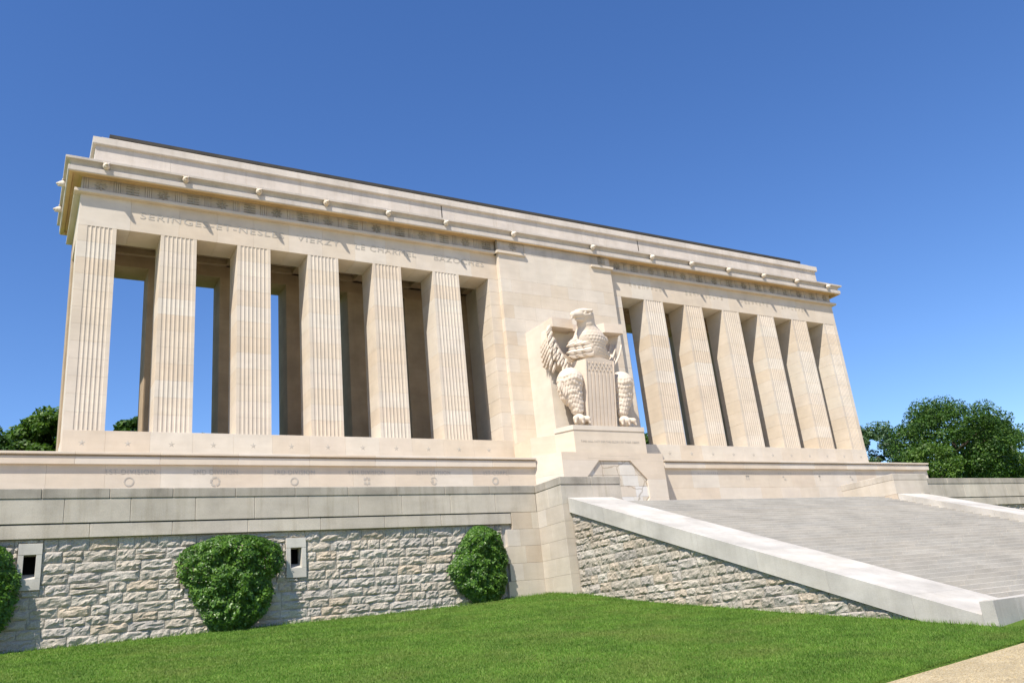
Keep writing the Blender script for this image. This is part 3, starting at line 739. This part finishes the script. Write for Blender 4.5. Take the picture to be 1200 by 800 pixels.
# ------------------------------------------------------------------ terrain
def lawn_z(x, y):
    z = .71+.015*x+.115*(y-26.8)
    z += .16*math.exp(-((x-16.6)**2/9+(y-25)**2/9))
    if y > 26.8: z = .71+.015*x+(y-26.8)*.02+.0
    if x > 19: z = min(z, .71+.285+.115*(y-26.8))
    return z+.03*noise.noise(Vector((x*.25, y*.25, 0)))*min(1, max(0, (26-y)/4))
EA, EB = Vector((10.7, 8.62)), Vector((15.6, 9.22)); ed = (EB-EA).normalized(); en = Vector((-ed.y, ed.x))
def edge_y(x): return EA.y+(x-EA.x)*ed.y/ed.x if x < 16 else EB.y+(x-EB.x)*.18
V = []; F = []; nx, ny = 120, 60
for i in range(nx+1):
    x = -30+i*(80/nx)
    for j in range(ny+1):
        y0 = edge_y(x); y = y0+(30-y0)*(j/ny)**1.15; V.append((x, y, lawn_z(x, y)))
for i in range(nx):
    for j in range(ny): a = i*(ny+1)+j; F.append([a, a+ny+1, a+ny+2, a+1])
k = len(V)
for i in range(nx+1): x, y, z = V[i*(ny+1)]; V.append((x, y-.01, z-.12))
for i in range(nx): F.append([k+i, k+i+1, (i+1)*(ny+1), i*(ny+1)])
lawn = meshob('lawn', V, F, 'lawn', None, True, origin=(5, 15, -1.5)); tag(lawn, 'green mown lawn sloping up to the terrace wall', kind='structure')
def path_z(x, y): return -1.69+.0289*x+.014*y
V = [(x, y, path_z(x, y)) for x, y in ((-30, -25), (50, -25), (50, edge_y(50)+.4), (16, edge_y(16)+.4), (-30, edge_y(-30)+.4))]
tag(meshob('gravel_path', V, [[0, 1, 2, 3, 4]], 'path', None), 'tan gravel path in front of the lawn', kind='structure')
tag(meshob('ground', [(-900, -700, -3.2), (1100, -700, -3.2), (1100, 26.9, -3.2), (-900, 26.9, -3.2)], [[0, 1, 2, 3]], 'path', None), kind='structure')
# raised ground behind the terrace
V = [(-900, 28.2, 3.95), (1100, 28.2, 3.95), (1100, 1500, 3.95), (-900, 1500, 3.95), (-900, 27.9, -3.3), (1100, 27.9, -3.3)]
tag(meshob('hilltop_ground', V, [[0, 1, 2, 3], [4, 5, 1, 0]], 'lawn', None), kind='structure')
tag(boxp('terrace_floor', 16.9, 37.2, 25.12, 27.9, 3.6, 4.1, 'step', None, .0), kind='structure')
tag(boxp('terrace_paving', -12, 66, 27.85, SY+.1, 3.7, 4.098, 'quoin', None, .0), kind='structure')

# grass blades
def blades(n, seed):
    r = np.random.RandomState(seed)
    # sample in view: more near the camera
    xs = r.uniform(-2, 24, n*3); t = r.uniform(0, 1, n*3)**1.7
    y0 = np.array([edge_y(x) for x in xs]); ys = y0+(26.5-y0)*t
    ok = (xs < 1.32*ys+4.5) & (xs > -.05*ys-1) & ~((xs > 17.0) & (ys > 10.2))
    xs, ys = xs[ok][:n], ys[ok][:n]
    zs = np.array([lawn_z(x, y) for x, y in zip(xs, ys)])
    a = r.uniform(0, 2*np.pi, len(xs)); h = r.uniform(.022, .05, len(xs)); wd = r.uniform(.0035, .007, len(xs))*(1+.05*ys)
    dx, dy = np.cos(a)*wd, np.sin(a)*wd; lx_, ly_ = r.normal(0, .016, len(xs)), r.normal(0, .016, len(xs))
    B = np.stack([xs, ys, zs-.004], 1)
    V = np.empty((len(xs)*3, 3)); V[0::3] = B+np.stack([-dx, -dy, 0*dx], 1); V[1::3] = B+np.stack([dx, dy, 0*dx], 1); V[2::3] = B+np.stack([lx_, ly_, h], 1)
    return V
def rawmesh(name, V, nper, mat, origin):
    me = bpy.data.meshes.new(name); n = len(V)//nper
    me.vertices.add(len(V)); me.vertices.foreach_set('co', (V-np.array(origin)).ravel())
    me.loops.add(len(V)); me.loops.foreach_set('vertex_index', np.arange(len(V)))
    me.polygons.add(n); me.polygons.foreach_set('loop_start', np.arange(0, len(V), nper)); me.polygons.foreach_set('loop_total', np.full(n, nper))
    me.update(); me.validate(); me.materials.append(M[mat]); o = bpy.data.objects.new(name, me); C.objects.link(o); o.location = origin; return o
tag(rawmesh('grass', blades(420000, 1), 3, 'blade', (10, 15, -1)), 'short green grass blades growing on the mown lawn', 'grass', kind='stuff')
# longer tufts along the foot of the walls
r = np.random.RandomState(4); P_ = []
for _ in range(5200):
    q = r.uniform()
    if q < .5: x, y = r.uniform(-2, 16.8), 26.72-abs(r.normal(0, .05))
    elif q < .6: x, y = r.uniform(16.8, 17.1), r.uniform(24.9, 26.7); x = 16.8-abs(r.normal(0, .04))
    else: x, y = 17.02-abs(r.normal(0, .05)), r.uniform(9.8, 25)
    P_.append((x, y, lawn_z(x, y)))
B = np.array(P_); h = r.uniform(.04, .12, len(B)); a = r.uniform(0, 6.28, len(B)); wd = .007
V = np.empty((len(B)*3, 3)); V[0::3] = B+np.stack([np.cos(a)*wd, np.sin(a)*wd, 0*a], 1); V[1::3] = B-np.stack([np.cos(a)*wd, np.sin(a)*wd, 0*a], 1)
V[2::3] = B+np.stack([r.normal(0, .03, len(B)), r.normal(0, .03, len(B)), h], 1)
tag(rawmesh('grass_tufts', V, 3, 'blade', (10, 20, 0)), 'longer grass tufts along the foot of the walls', 'grass', kind='stuff')
# pebbles
V = []; r = np.random.RandomState(9)
for _ in range(14000):
    x = r.uniform(7, 22); y = edge_y(x)-abs(r.normal(0, 1.6))-.02; z = path_z(x, y); s = r.uniform(.006, .016)
    p = [(x+s, y, z), (x-s*.5, y+s*.8, z), (x-s*.5, y-s*.8, z), (x+r.uniform(-.3, .3)*s, y, z+s*.9)]
    for a_, b_, c_ in ((0, 1, 3), (1, 2, 3), (2, 0, 3)): V += [p[a_], p[b_], p[c_]]
tag(rawmesh('gravel', np.array(V), 3, 'path', (12, 8, -1)), 'loose tan pebbles on the path', 'gravel', kind='stuff')

# ------------------------------------------------------------------ rock-faced stones
def rock(w_, h_, seed, amp=.07, nx=8, nz=5):
    """returns grid of (u, v, d) for a rock face and its faces; d = distance out of the wall"""
    V = []; r = random.Random(seed); ox, oz = r.uniform(0, 99), r.uniform(0, 99)
    tiltx, tiltz = r.uniform(-.03, .03), r.uniform(-.02, .04)
    for j in range(nz+1):
        for i in range(nx+1):
            u, v = i/nx, j/nz
            e = min(1, 3.2*min(u, 1-u)*max(1, w_/h_*.6))*min(1, 3.6*min(v, 1-v))
            n1 = noise.noise(Vector((ox+u*w_*4.5, oz+v*h_*8, seed*.7)))*1.0+noise.noise(Vector((ox+u*w_*12, oz+v*h_*19, seed)))*.75
            d = .03+amp*(.5*min(1, e*4)+.22*e+1.05*n1*min(1, e*2.2))+tiltx*(u-.5)*e+tiltz*(.5-v)*e
            ju = r.uniform(-.02, .02) if 0 < i < nx else r.uniform(-.006, .004)
            jv = r.uniform(-.02, .02) if 0 < j < nz else r.uniform(-.008, .006)
            V.append((u*w_+ju, v*h_+jv, max(.01, d)))
    F = [[j*(nx+1)+i, j*(nx+1)+i+1, (j+1)*(nx+1)+i+1, (j+1)*(nx+1)+i] for j in range(nz) for i in range(nx)]
    b = [i for i in range(nx+1)]+[(j+1)*(nx+1)-1+0 for j in range(1, nz+1)]
    per = list(range(nx+1))+[j*(nx+1)+nx for j in range(1, nz+1)]+[nz*(nx+1)+i for i in range(nx-1, -1, -1)]+[j*(nx+1) for j in range(nz-1, 0, -1)]
    k = len(V)
    for p in per: V.append((V[p][0], V[p][1], -.06))
    m_ = len(per)
    for i in range(m_): F.append([per[i], k+i, k+(i+1) % m_, per[(i+1) % m_]][::1])
    return V, F
def rubble_wall(parent, mapping, u0, u1, zlo, ztop, seed, mat, skip=None, hr=(.27, .40), lr=(.4, 1.0), flip=False, amp=.07, limit=None):
    """mapping(u, z, d) -> xyz; ztop(u), zlo(u) limits"""
    r = random.Random(seed); zmin = min(zlo(u0), zlo(u1)); z = zmin; k = 0
    zmax = max(ztop(u0), ztop(u1))
    while z < zmax-.02:
        h_ = min(r.uniform(*hr), zmax-z)
        if zmax-z-h_ < .12: h_ = zmax-z
        u = u0-r.uniform(0, .4)
        while u < u1:
            l_ = r.uniform(*lr); a, b = max(u, u0), min(u+l_, u1)
            if u1-b < .22: b = u1
            u = b if b > a else u+l_
            if b-a < .1: continue
            if ztop((a+b)/2) < z+.03 and max(ztop(a), ztop(b)) < z+.05: continue
            if zlo((a+b)/2) > z+h_+.05: continue
            parts = [(a, b, z, z+h_)]
            if r.random() < .12 and h_ > .3: parts = [(a, b, z, z+h_*.5), (a, b, z+h_*.5, z+h_)]
            if skip:
                q = []
                for (a2, b2, c2, d2) in parts:
                    for (sx0, sx1, sz0, sz1) in skip:
                        if a2 < sx1 and b2 > sx0 and c2 < sz1 and d2 > sz0:
                            if c2 < sz0-.1 or d2 > sz1+.1: pass
                            if a2 < sx0-.08: q.append((a2, sx0, c2, d2))
                            if b2 > sx1+.08: q.append((sx1, b2, c2, d2))
                            if d2 > sz1+.06: q.append((max(a2, sx0), min(b2, sx1), sz1, d2))
                            if c2 < sz0-.06: q.append((max(a2, sx0), min(b2, sx1), c2, sz0))
                            break
                    else: q.append((a2, b2, c2, d2))
                parts = q
            for (a2, b2, c2, d2) in parts:
                k += 1; V, F = rock(b2-a2-.012, d2-c2-.012, seed*1000+k, amp)
                W = []
                for (uu, vv, dd) in V:
                    U = a2+.006+uu; Z = min(c2+.006+vv, ztop(U)-.004); W.append(mapping(U, Z, dd))
                if flip: F = [f[::-1] for f in F]
                meshob('stone', W, F, mat, parent)
        z += h_
    return k

# ------------------------------------------------------------------ left terrace wall
tw = empty('terrace_wall', (8, 27, .8), 'tall rock-faced terrace wall with smooth grey parapet, left of the stairs above the lawn', 'wall')
GY = 26.80
skips = [(.19, .77, 2.26, 3.5), (7.49, 8.12, 2.18, 3.4)]
for a_, b_ in ((-13, .2), (.76, 7.5), (8.11, 16.8)): boxp('wall_core', a_, b_, GY+.17, GY+1.05, -2.5, 3.602, 'mortar', tw, 0)
for (a_, b_, c_, d_) in skips:
    boxp('wall_core', a_+.011, b_-.011, GY+.172, GY+1.05, -2.5, c_+.02, 'mortar', tw, 0); boxp('wall_core', a_+.011, b_-.011, GY+.172, GY+1.05, d_-.02, 3.602, 'mortar', tw, 0)
boxp('wall_core', -13, 16.8, GY+.174, GY+1.05, 3.604, 4.70, 'mortar', tw, 0)
def row(name, xs, y0, y1, z0, z1, mat, parent, c=.012):
    for a, b in zip(xs[:-1], xs[1:]): blk(name, a+.004, b-.004, y0, y1, z0, z1, mat, parent, c)
capx = [-12.9+1.72*k for k in range(7)]+[-.9, .64, 2.37, 4.09, 5.91, 7.78, 9.55, 11.3, 13.1, 14.9, 16.84]
row('cap_stone', capx, GY-.02, GY+1.1, 4.715, 5.0, 'capgrey', tw, .015)
row('parapet_stone', [-12.9+1.75*k for k in range(7)]+[-.5, 1.22, 2.94, 4.74, 6.5, 8.2, 9.9, 11.45, 13.3, 15.1, 16.84], GY, GY+.4, 4.03, 4.71, 'grey', tw, .01)
row('band_stone', [-12.9+2.1*k for k in range(6)]+[-.3, 1.9, 4.1, 6.3, 8.6, 10.8, 12.9, 15.72], GY+.02, GY+.4, 3.62, 4.0, 'grey', tw, .01)
boxp('joint_shade_strip', -12.9, 15.7, GY+.05, GY+.3, 3.99, 4.04, 'dark', tw, 0)  # black strip paints the joint's shadow line
rq = random.Random(8); zq = 4.025; kq = 0
while zq > .2:
    z0 = zq-.605; e = 15.35+(.12 if kq % 2 else 0) if zq < 3.7 else 15.73
    xm = e+(.55 if kq % 2 else .85)
    blk('quoin', e, xm-.003, GY, GY+.6, z0, zq-.006, 'quoin', tw, .006); blk('quoin', xm, 16.86, GY, GY+.6, z0, zq-.006, 'quoin', tw, .006)
    zq = z0; kq += 1
nst = rubble_wall(tw, lambda u, z, d: (u, GY+.17-d, z), -2.6, 15.36, lambda u: .45+.01*u, lambda u: 3.615, 21, 'rubble', skips, hr=(.23, .33), lr=(.42, 1.05), amp=.048)
for (a, b, c_, d_) in skips:      # slit windows
    wi = MB()
    ix0, ix1 = a+.14, b-.14; iz0, iz1 = c_+.3, d_-.3
    fr = empty('slit_window', (a, GY, c_)); fr.parent = tw; fr.location = Vector(((a+b)/2, GY+.1, c_))-tw.location
    boxp('lintel', a, b, GY+.06, GY+.5, iz1, d_, 'cheekcap', fr, .006); boxp('sill', a, b, GY+.06, GY+.5, c_, iz0-.003, 'cheekcap', fr, .006)
    boxp('jamb', a, ix0, GY+.063, GY+.5, iz0, iz1-.003, 'cheekcap', fr, .006); boxp('jamb', ix1, b, GY+.063, GY+.5, iz0, iz1-.003, 'cheekcap', fr, .006)
    meshob('sloping_sill', [(ix0, GY+.075, iz0), (ix1, GY+.075, iz0), (ix1, GY+.5, iz0+.16), (ix0, GY+.5, iz0+.16)], [[0, 1, 2, 3]], 'cheekcap', fr)
    boxp('opening_shade_sheet', ix0-.1, ix1+.1, GY+.95, GY+1.0, iz0-.2, iz1+.2, 'dark', fr, 0)  # black sheet stands in for the shade inside the slit
# the core must be open behind the slits: sink the frames in front of it
# ------------------------------------------------------------------ corner pier left of the stairs
cp = empty('corner_pier', (18.1, 26, .5), 'smooth buff and grey stone corner pier where the terrace wall meets the stairs', 'pier')
PX0, PX1, PY0 = 16.86, 19.55, 25.07
row('cap_stone', [PX0-.02, 18.2, PX1], PY0-.02, 26.0, 4.715, 5.0, 'capgrey', cp, .015); row('cap_stone', [PX0-.02, PX1], 26.003, 27.9, 4.715, 5.0, 'capgrey', cp, .015)
zq = 4.71; kq = 0
while zq > .2:
    z0 = zq-(.685 if kq == 0 else .605); ym = (25.95, 26.25)[kq % 2]; mt = 'grey' if kq == 0 else 'quoin'
    xm = PX0+(.9 if kq % 2 else 1.4)
    blk('pier_block', PX0, xm-.002, PY0, ym-.003, z0, zq-.006, mt, cp, .006); blk('pier_block', xm, PX1, PY0, ym-.003, z0, zq-.006, mt, cp, .006)
    blk('pier_block', PX0, PX1, ym, 27.85, z0, zq-.006, mt, cp, .006)
    zq = z0; kq += 1
boxp('pier_core', PX0+.01, PX1-.01, PY0+.01, 27.8, -1, 4.7, 'mortar', cp, 0)

# ------------------------------------------------------------------ stairs
SLP = .344; XI, XO = 19.06, 34.8; XC = 17.1
st = empty('staircase', (27, 18, -.7), 'broad grey stone staircase climbing from the lawn to the eagle pedestal', 'stairs')
nst_ = 40; rise, run = .1225, .1225/SLP
for k in range(nst_):
    zt = 4.096-k*rise; y = 25.1-k*run
    xs = [XI-.02]; off = (k*1.37) % 2.1+.6; x = XI+off
    if k < 12: xs = [XI-.02, XO+.02]
    else:
        while x < XO-.6: xs.append(x); x += 2.3
        xs.append(XO+.02)
    for a, b in zip(xs[:-1], xs[1:]):
        t = MB(); t.box(a+.002, b-.002, y+.0, y+run+.12, zt-rise-.02, zt, .006); t.build('step', 'step', st)
YL = 25.1-nst_*run
MB().add([(XI, 25.1, 3.9), (XO, 25.1, 3.9), (XO, YL+.3, 4.096-nst_*rise-.1), (XI, YL+.3, 4.096-nst_*rise-.1)], [[0, 3, 2, 1][::-1]]).build('stair_core', 'step', st)
zlan = 4.096-nst_*rise
tag(boxp('stair_landing', 18.6, 46, YL-2.0, YL+.3, zlan-.3, zlan-.002, 'step', None, 0), kind='structure')
def cheek(name, x0, x1, yt, ztp, yend, label, rub):
    ch = empty(name, ((x0+x1)/2, (yt+yend)/2, -.6), label, 'wall')
    zl = lambda y: ztp-SLP*(yt-y)
    ys = [yt-.0]; y = yt-2.0
    while y > yend+1.2: ys.append(y); y -= 2.15
    ys.append(yend)
    for a, b in zip(ys[:-1], ys[1:]):
        a_, b_ = a-.003, b+.003
        V = []
        for x in (x0, x1):
            V += [(x, a_, zl(a_)), (x, b_, zl(b_)), (x, b_, zl(b_)-.52), (x, a_, zl(a_)-.52)]
        MB().add(V, [[0, 1, 2, 3][::-1], [4, 5, 6, 7], [0, 4, 5, 1][::-1], [1, 5, 6, 2][::-1], [2, 6, 7, 3][::-1], [3, 7, 4, 0][::-1]]).build('cap_stone', 'cheekcap', ch)
    V = []
    for x in (x0+.12, x1-.03): V += [(x, yt, zl(yt)-.5), (x, yend+.05, zl(yend)-.5), (x, yend+.05, -2.5), (x, yt, -2.5)]
    MB().add(V, [[0, 1, 2, 3][::-1], [4, 5, 6, 7], [0, 4, 5, 1][::-1], [1, 5, 6, 2][::-1], [2, 6, 7, 3][::-1], [3, 7, 4, 0][::-1]]).build('wall_core', 'mortar', ch)
    if rub:
        rubble_wall(ch, lambda u, z, d: (x0+.13-d, u, z), 12.4, yt-.0, lambda u: (u-25)*.1+.6, lambda u: zl(u)-.53, 33, 'cheekrubble', None, hr=(.2, .31), lr=(.35, .9), flip=True, amp=.042)
    return ch
cheek('stair_side_wall', XC, XI, 24.9+.15, 4.19+.15*SLP, 10.75, 'stair side wall of brown-grey rubble under a broad pale sloping cap, nearest the lawn', True)
cheek('stair_side_wall', 34.8, 36.7, 24.45, 4.1, 9.5, 'far stair side wall with a bright sloping cap, right edge of the steps', False)
# end block at the foot of the near side wall
eb = empty('stair_end_block', (19, 10.6, -1.2), 'low pale stone end block at the foot of the near stair side wall', 'stone block')
zt = -.40
pl = [(17.03, 10.74), (17.03, 10.28), (17.55, 10.06), (18.9, 10.5), (19.9, 10.95), (19.8, 11.9), (18.2, 11.3)]
MB().prism([(17.03, 10.745), (17.03, 10.45), (18.2, 10.68), (18.2, 11.0), (17.7, 10.746)], -1.6, zt).build('end_stone', 'cheekcap', eb)
MB().prism([(18.206, 11.4), (18.206, 10.682), (23, 11.65), (23, 12.4)], -1.6, zt-.004).build('end_stone', 'cheekcap', eb)

# ------------------------------------------------------------------ right corner pier and terrace wall
cr = empty('corner_pier', (36.2, 26, 3.5), 'smooth stone corner pier at the far right top of the stairs', 'pier')
RX0, RX1, RY0 = 34.75, 37.25, 24.45
row('cap_stone', [RX0, RX1], RY0, 25.6, 4.73, 5.02, 'grey', cr, .015); row('cap_stone', [RX0, RX1], 25.603, 27.4, 4.73, 5.02, 'grey', cr, .015)
for z0, z1, mt in ((4.1, 4.725, 'quoin'), (3.4, 4.095, 'quoin'), (2.7, 3.395, 'quoin'), (-1, 2.695, 'quoin')):
    blk('pier_block', RX0+.01, RX1-.01, RY0+.01, 25.8, z0, z1, mt, cr, .006); blk('pier_block', RX0+.01, RX1-.01, 25.803, 27.35, z0, z1, mt, cr, .006)
rw = empty('terrace_wall', (48, 26, .5), 'grey parapet terrace wall running right from the stairs, seen beyond the far side wall', 'wall')
WY = 25.8
xs = [RX1+.0]+[39.0+1.9*k for k in range(14)]
row('cap_stone', xs, WY-.02, WY+1.0, 4.79, 5.07, 'capgrey', rw, .015)
row('parapet_stone', [RX1]+[38.4+1.9*k for k in range(14)], WY, WY+.4, 4.10, 4.785, 'grey', rw, .01)
row('band_stone', [RX1+1.2]+[40.6+2.1*k for k in range(12)], WY+.02, WY+.4, 3.68, 4.07, 'grey', rw, .01)
boxp('joint_shade_strip', RX1, 63, WY+.05, WY+.3, 4.06, 4.12, 'dark', rw, 0)  # joint shadow painted as a black strip here too
boxp('wall_core', RX1, 63.1, WY+.17, WY+.9, -2.5, 4.78, 'mortar', rw, 0)
rubble_wall(rw, lambda u, z, d: (u, WY+.17-d, z), 38.5, 50, lambda u: 1.8, lambda u: 3.675, 44, 'rubble', None, hr=(.3, .4), lr=(.6, 1.3), amp=.08)

# ------------------------------------------------------------------ climbing shrubs on the wall
def leaves(pts, nrm, size, seed, jitter=.5):
    """one folded quad per point"""
    r = np.random.RandomState(seed); n = len(pts)
    nn = nrm+r.normal(0, jitter, (n, 3)); nn /= np.linalg.norm(nn, axis=1)[:, None]
    t = np.cross(nn, r.normal(0, 1, (n, 3))); t /= np.linalg.norm(t, axis=1)[:, None]; b = np.cross(nn, t)
    s = size*r.uniform(.6, 1.25, n)[:, None]
    V = np.empty((n*4, 3)); V[0::4] = pts-t*s; V[1::4] = pts-b*s*.55+nn*s*.12; V[2::4] = pts+t*s; V[3::4] = pts+b*s*.55+nn*s*.12
    return V
def shrub(outline, zb, seed, label, depth=.5):
    """outline: list of (z, xleft, xright)"""
    r = np.random.RandomState(seed)
    zs = np.array([o[0] for o in outline]); xl = np.array([o[1] for o in outline]); xr = np.array([o[2] for o in outline])
    root = empty('climbing_shrub', (float((xl[0]+xr[0])/2), 26.6, float(zs[0])), label, 'shrub', 'climbing shrubs on the terrace wall')
    pts = []; nr = []
    n = 17000; k = 0
    while k < n:
        z = r.uniform(zs[0], zs[-1]); a, b = np.interp(z, zs, xl), np.interp(z, zs, xr)
        wob = .10*noise.noise(Vector((z*2.2, seed, 0))); a += wob; b -= .10*noise.noise(Vector((z*2.2, seed+9, 3)))
        u = r.uniform(-1, 1); e = max(0, 1-abs(u)**2.6)**.5
        tz = min(1, (zs[-1]-z)/.35)**.5*min(1, .45+(z-zs[0])/.8)
        lump = 1+.38*noise.noise(Vector((u*2.6+seed, z*2.1, 0)))+.32*noise.noise(Vector((u*6.5+seed, z*5.5, 4)))
        d = depth*e*tz*lump*(1-.45*abs(r.normal(0, .45)))*(1.12 if r.uniform() < .06 else 1)
        x = (a+b)/2+u*(b-a)/2*(1+abs(r.normal(0, .035)))
        pts.append((x, 26.82-d, z)); nr.append((u*.7, -1.0, .35)); k += 1
    V = leaves(np.array(pts), np.array(nr), .052, seed, .55)
    o = rawmesh('foliage', V, 4, 'ivy', tuple(root.location)); o.parent = root; o.location = (0, 0, 0)
    t = MB()
    for i in range(9):
        x0 = (xl[0]+xr[0])/2+r.uniform(-.25, .25); x1 = r.uniform(xl[-2]+.2, xr[-2]-.2)
        t.tube([(x0, 26.7, zs[0]-.1), ((x0+x1)/2+r.uniform(-.2, .2), 26.62, (zs[0]+zs[-1])/2), (x1, 26.66, zs[-1]-.3)], [.03, .02, .008], 5)
    t.build('stem', 'bark', root)
shrub([(.78, 5.25, 6.25), (1.2, 5.05, 6.8), (1.75, 4.75, 7.0), (2.15, 4.45, 6.95), (2.5, 4.33, 7.25), (2.9, 4.3, 7.35), (3.2, 4.55, 7.15), (3.42, 5.15, 6.75), (3.52, 5.4, 6.3)], .8, 5, 'broad mushroom-shaped glossy green shrub climbing the rubble wall beside the right slit window', .62)
shrub([(.92, 14.0, 14.75), (1.25, 13.55, 15.05), (1.7, 13.2, 15.2), (2.2, 13.05, 15.28), (2.7, 13.35, 15.25), (3.1, 13.65, 15.1), (3.4, 13.95, 14.85), (3.55, 14.15, 14.6)], .9, 6, 'tall egg-shaped glossy green shrub on the wall next to the smooth corner stones', .55)
shrub([(1.05, -1.6, -.25), (1.4, -1.9, .02), (2.0, -2.1, .22), (2.6, -2.2, .24), (3.1, -2.0, .08), (3.45, -1.5, -.25), (3.55, -1.2, -.6)], 1, 7, 'glossy green shrub cut by the left edge of the frame, beside the left slit window', .62)

# ------------------------------------------------------------------ trees beyond
def tree(name, x, y, zb, zt, rad, mat, seed, label, nl=16000, leaf=.20, squash=1.0):
    r = np.random.RandomState(seed); root = empty(name, (x, y, zb), label, 'tree', None)
    H = zt-zb; t = MB(); clumps = []
    cz0 = zb+H*.32
    t.tube([(x, y, zb-.3), (x+r.uniform(-.2, .2), y, zb+H*.3), (x+r.uniform(-.4, .4), y, zb+H*.7)], [H*.035, H*.026, H*.01], 8)
    for i in range(15):
        a = r.uniform(0, 6.28); zz_ = zb+H*r.uniform(.25, .6); q = rad*r.uniform(.5, .85)
        t.tube([(x, y, zz_), (x+math.cos(a)*q*.5, y+math.sin(a)*q*.5, zz_+q*.3), (x+math.cos(a)*q, y+math.sin(a)*q, zz_+q*.5)], [H*.013, H*.008, H*.003], 5)
    t.build('trunk', 'bark', root)
    nc = 150; P_ = []; Nn = []
    for i in range(nc):
        d = r.normal(0, 1, 3); d /= np.linalg.norm(d); q = r.uniform(.35, 1)**.4
        c = np.array([x, y, (cz0+zt)/2])+d*np.array([rad, rad, (zt-cz0)/2*squash])*q*.86
        rc = rad*r.uniform(.12, .25)
        m_ = nl//nc; dd = r.normal(0, 1, (m_, 3)); dd /= np.linalg.norm(dd, axis=1)[:, None]
        rr = rc*r.uniform(.3, 1.1, (m_, 1))**.5
        P_.append(c+dd*rr*np.array([1.15, 1.15, .75])); Nn.append(dd*.7+np.array([0, 0, .5]))
    V = leaves(np.concatenate(P_), np.concatenate(Nn), leaf, seed+1, .6)
    o = rawmesh('crown', V, 4, mat, tuple(root.location)); o.parent = root; o.location = (0, 0, 0)
def at(px, py, Y):   # ground plan position of something seen in a given direction, at distance Y
    q = ((px-600)/983.4, (py-400)/983.4, 1.0)
    d = [sum(R[i][c]*q[i] for i in range(3)) for c in range(3)]; return d[0]*Y/d[1], d[2]*Y/d[1]
def tree_px(name, pxc, pytop, prad, Y, mat, seed, label, **k):
    x, zt = at(pxc, pytop, Y); x2, _ = at(pxc+prad, pytop+30, Y); tree(name, x, Y, 3.9, zt, abs(x2-x), mat, seed, label, **k)
tree_px('broadleaf_tree', 1100, 462, 50, 62, 'treeleaf', 31, 'large dark rounded tree behind the right parapet', nl=42000, leaf=.17)
tree_px('broadleaf_tree', 1152, 486, 34, 66, 'treeleaf', 32, 'dark tree right of the large rounded tree', nl=26000, leaf=.17)
tree_px('broadleaf_tree', 1180, 522, 22, 60, 'oakleaf', 33, 'small bright green tree farthest right above the parapet', nl=12000, leaf=.15)
tree_px('broadleaf_tree', 1082, 515, 30, 54, 'oakleaf', 34, 'bright green lower tree in front of the large dark one', nl=14000, leaf=.15)
tree_px('broadleaf_tree', 1018, 487, 30, 72, 'paleleaf', 35, 'pale green tree beside the right end of the colonnade', nl=14000, leaf=.18)
tree_px('broadleaf_tree', 74, 468, 60, 66, 'oakleaf', 36, 'bright green tree touching the left end pier of the colonnade', nl=34000, leaf=.17)
tree_px('broadleaf_tree', 24, 488, 58, 70, 'oakleaf', 37, 'green tree at the left above the base wall', nl=30000, leaf=.17)
tree_px('broadleaf_tree', -20, 490, 50, 64, 'treeleaf', 38, 'dark tree cut by the left edge of the frame', nl=24000, leaf=.17)
tree_px('broadleaf_tree', 156, 480, 38, 74, 'treeleaf', 39, 'tree seen through the first opening of the colonnade', nl=22000, leaf=.18)
tree_px('broadleaf_tree', 238, 498, 26, 78, 'oakleaf', 40, 'low tree top seen through the second opening of the colonnade', nl=12000, leaf=.18)
tree_px('broadleaf_tree', 757, 500, 26, 84, 'oakleaf', 41, 'tree glimpsed through the gap beside the eagle', nl=10000, leaf=.2)

# ------------------------------------------------------------------ lift everything by eye height
for o in SC.objects:
    if o.parent is None and o.type != 'LIGHT': o.location.z += EYE
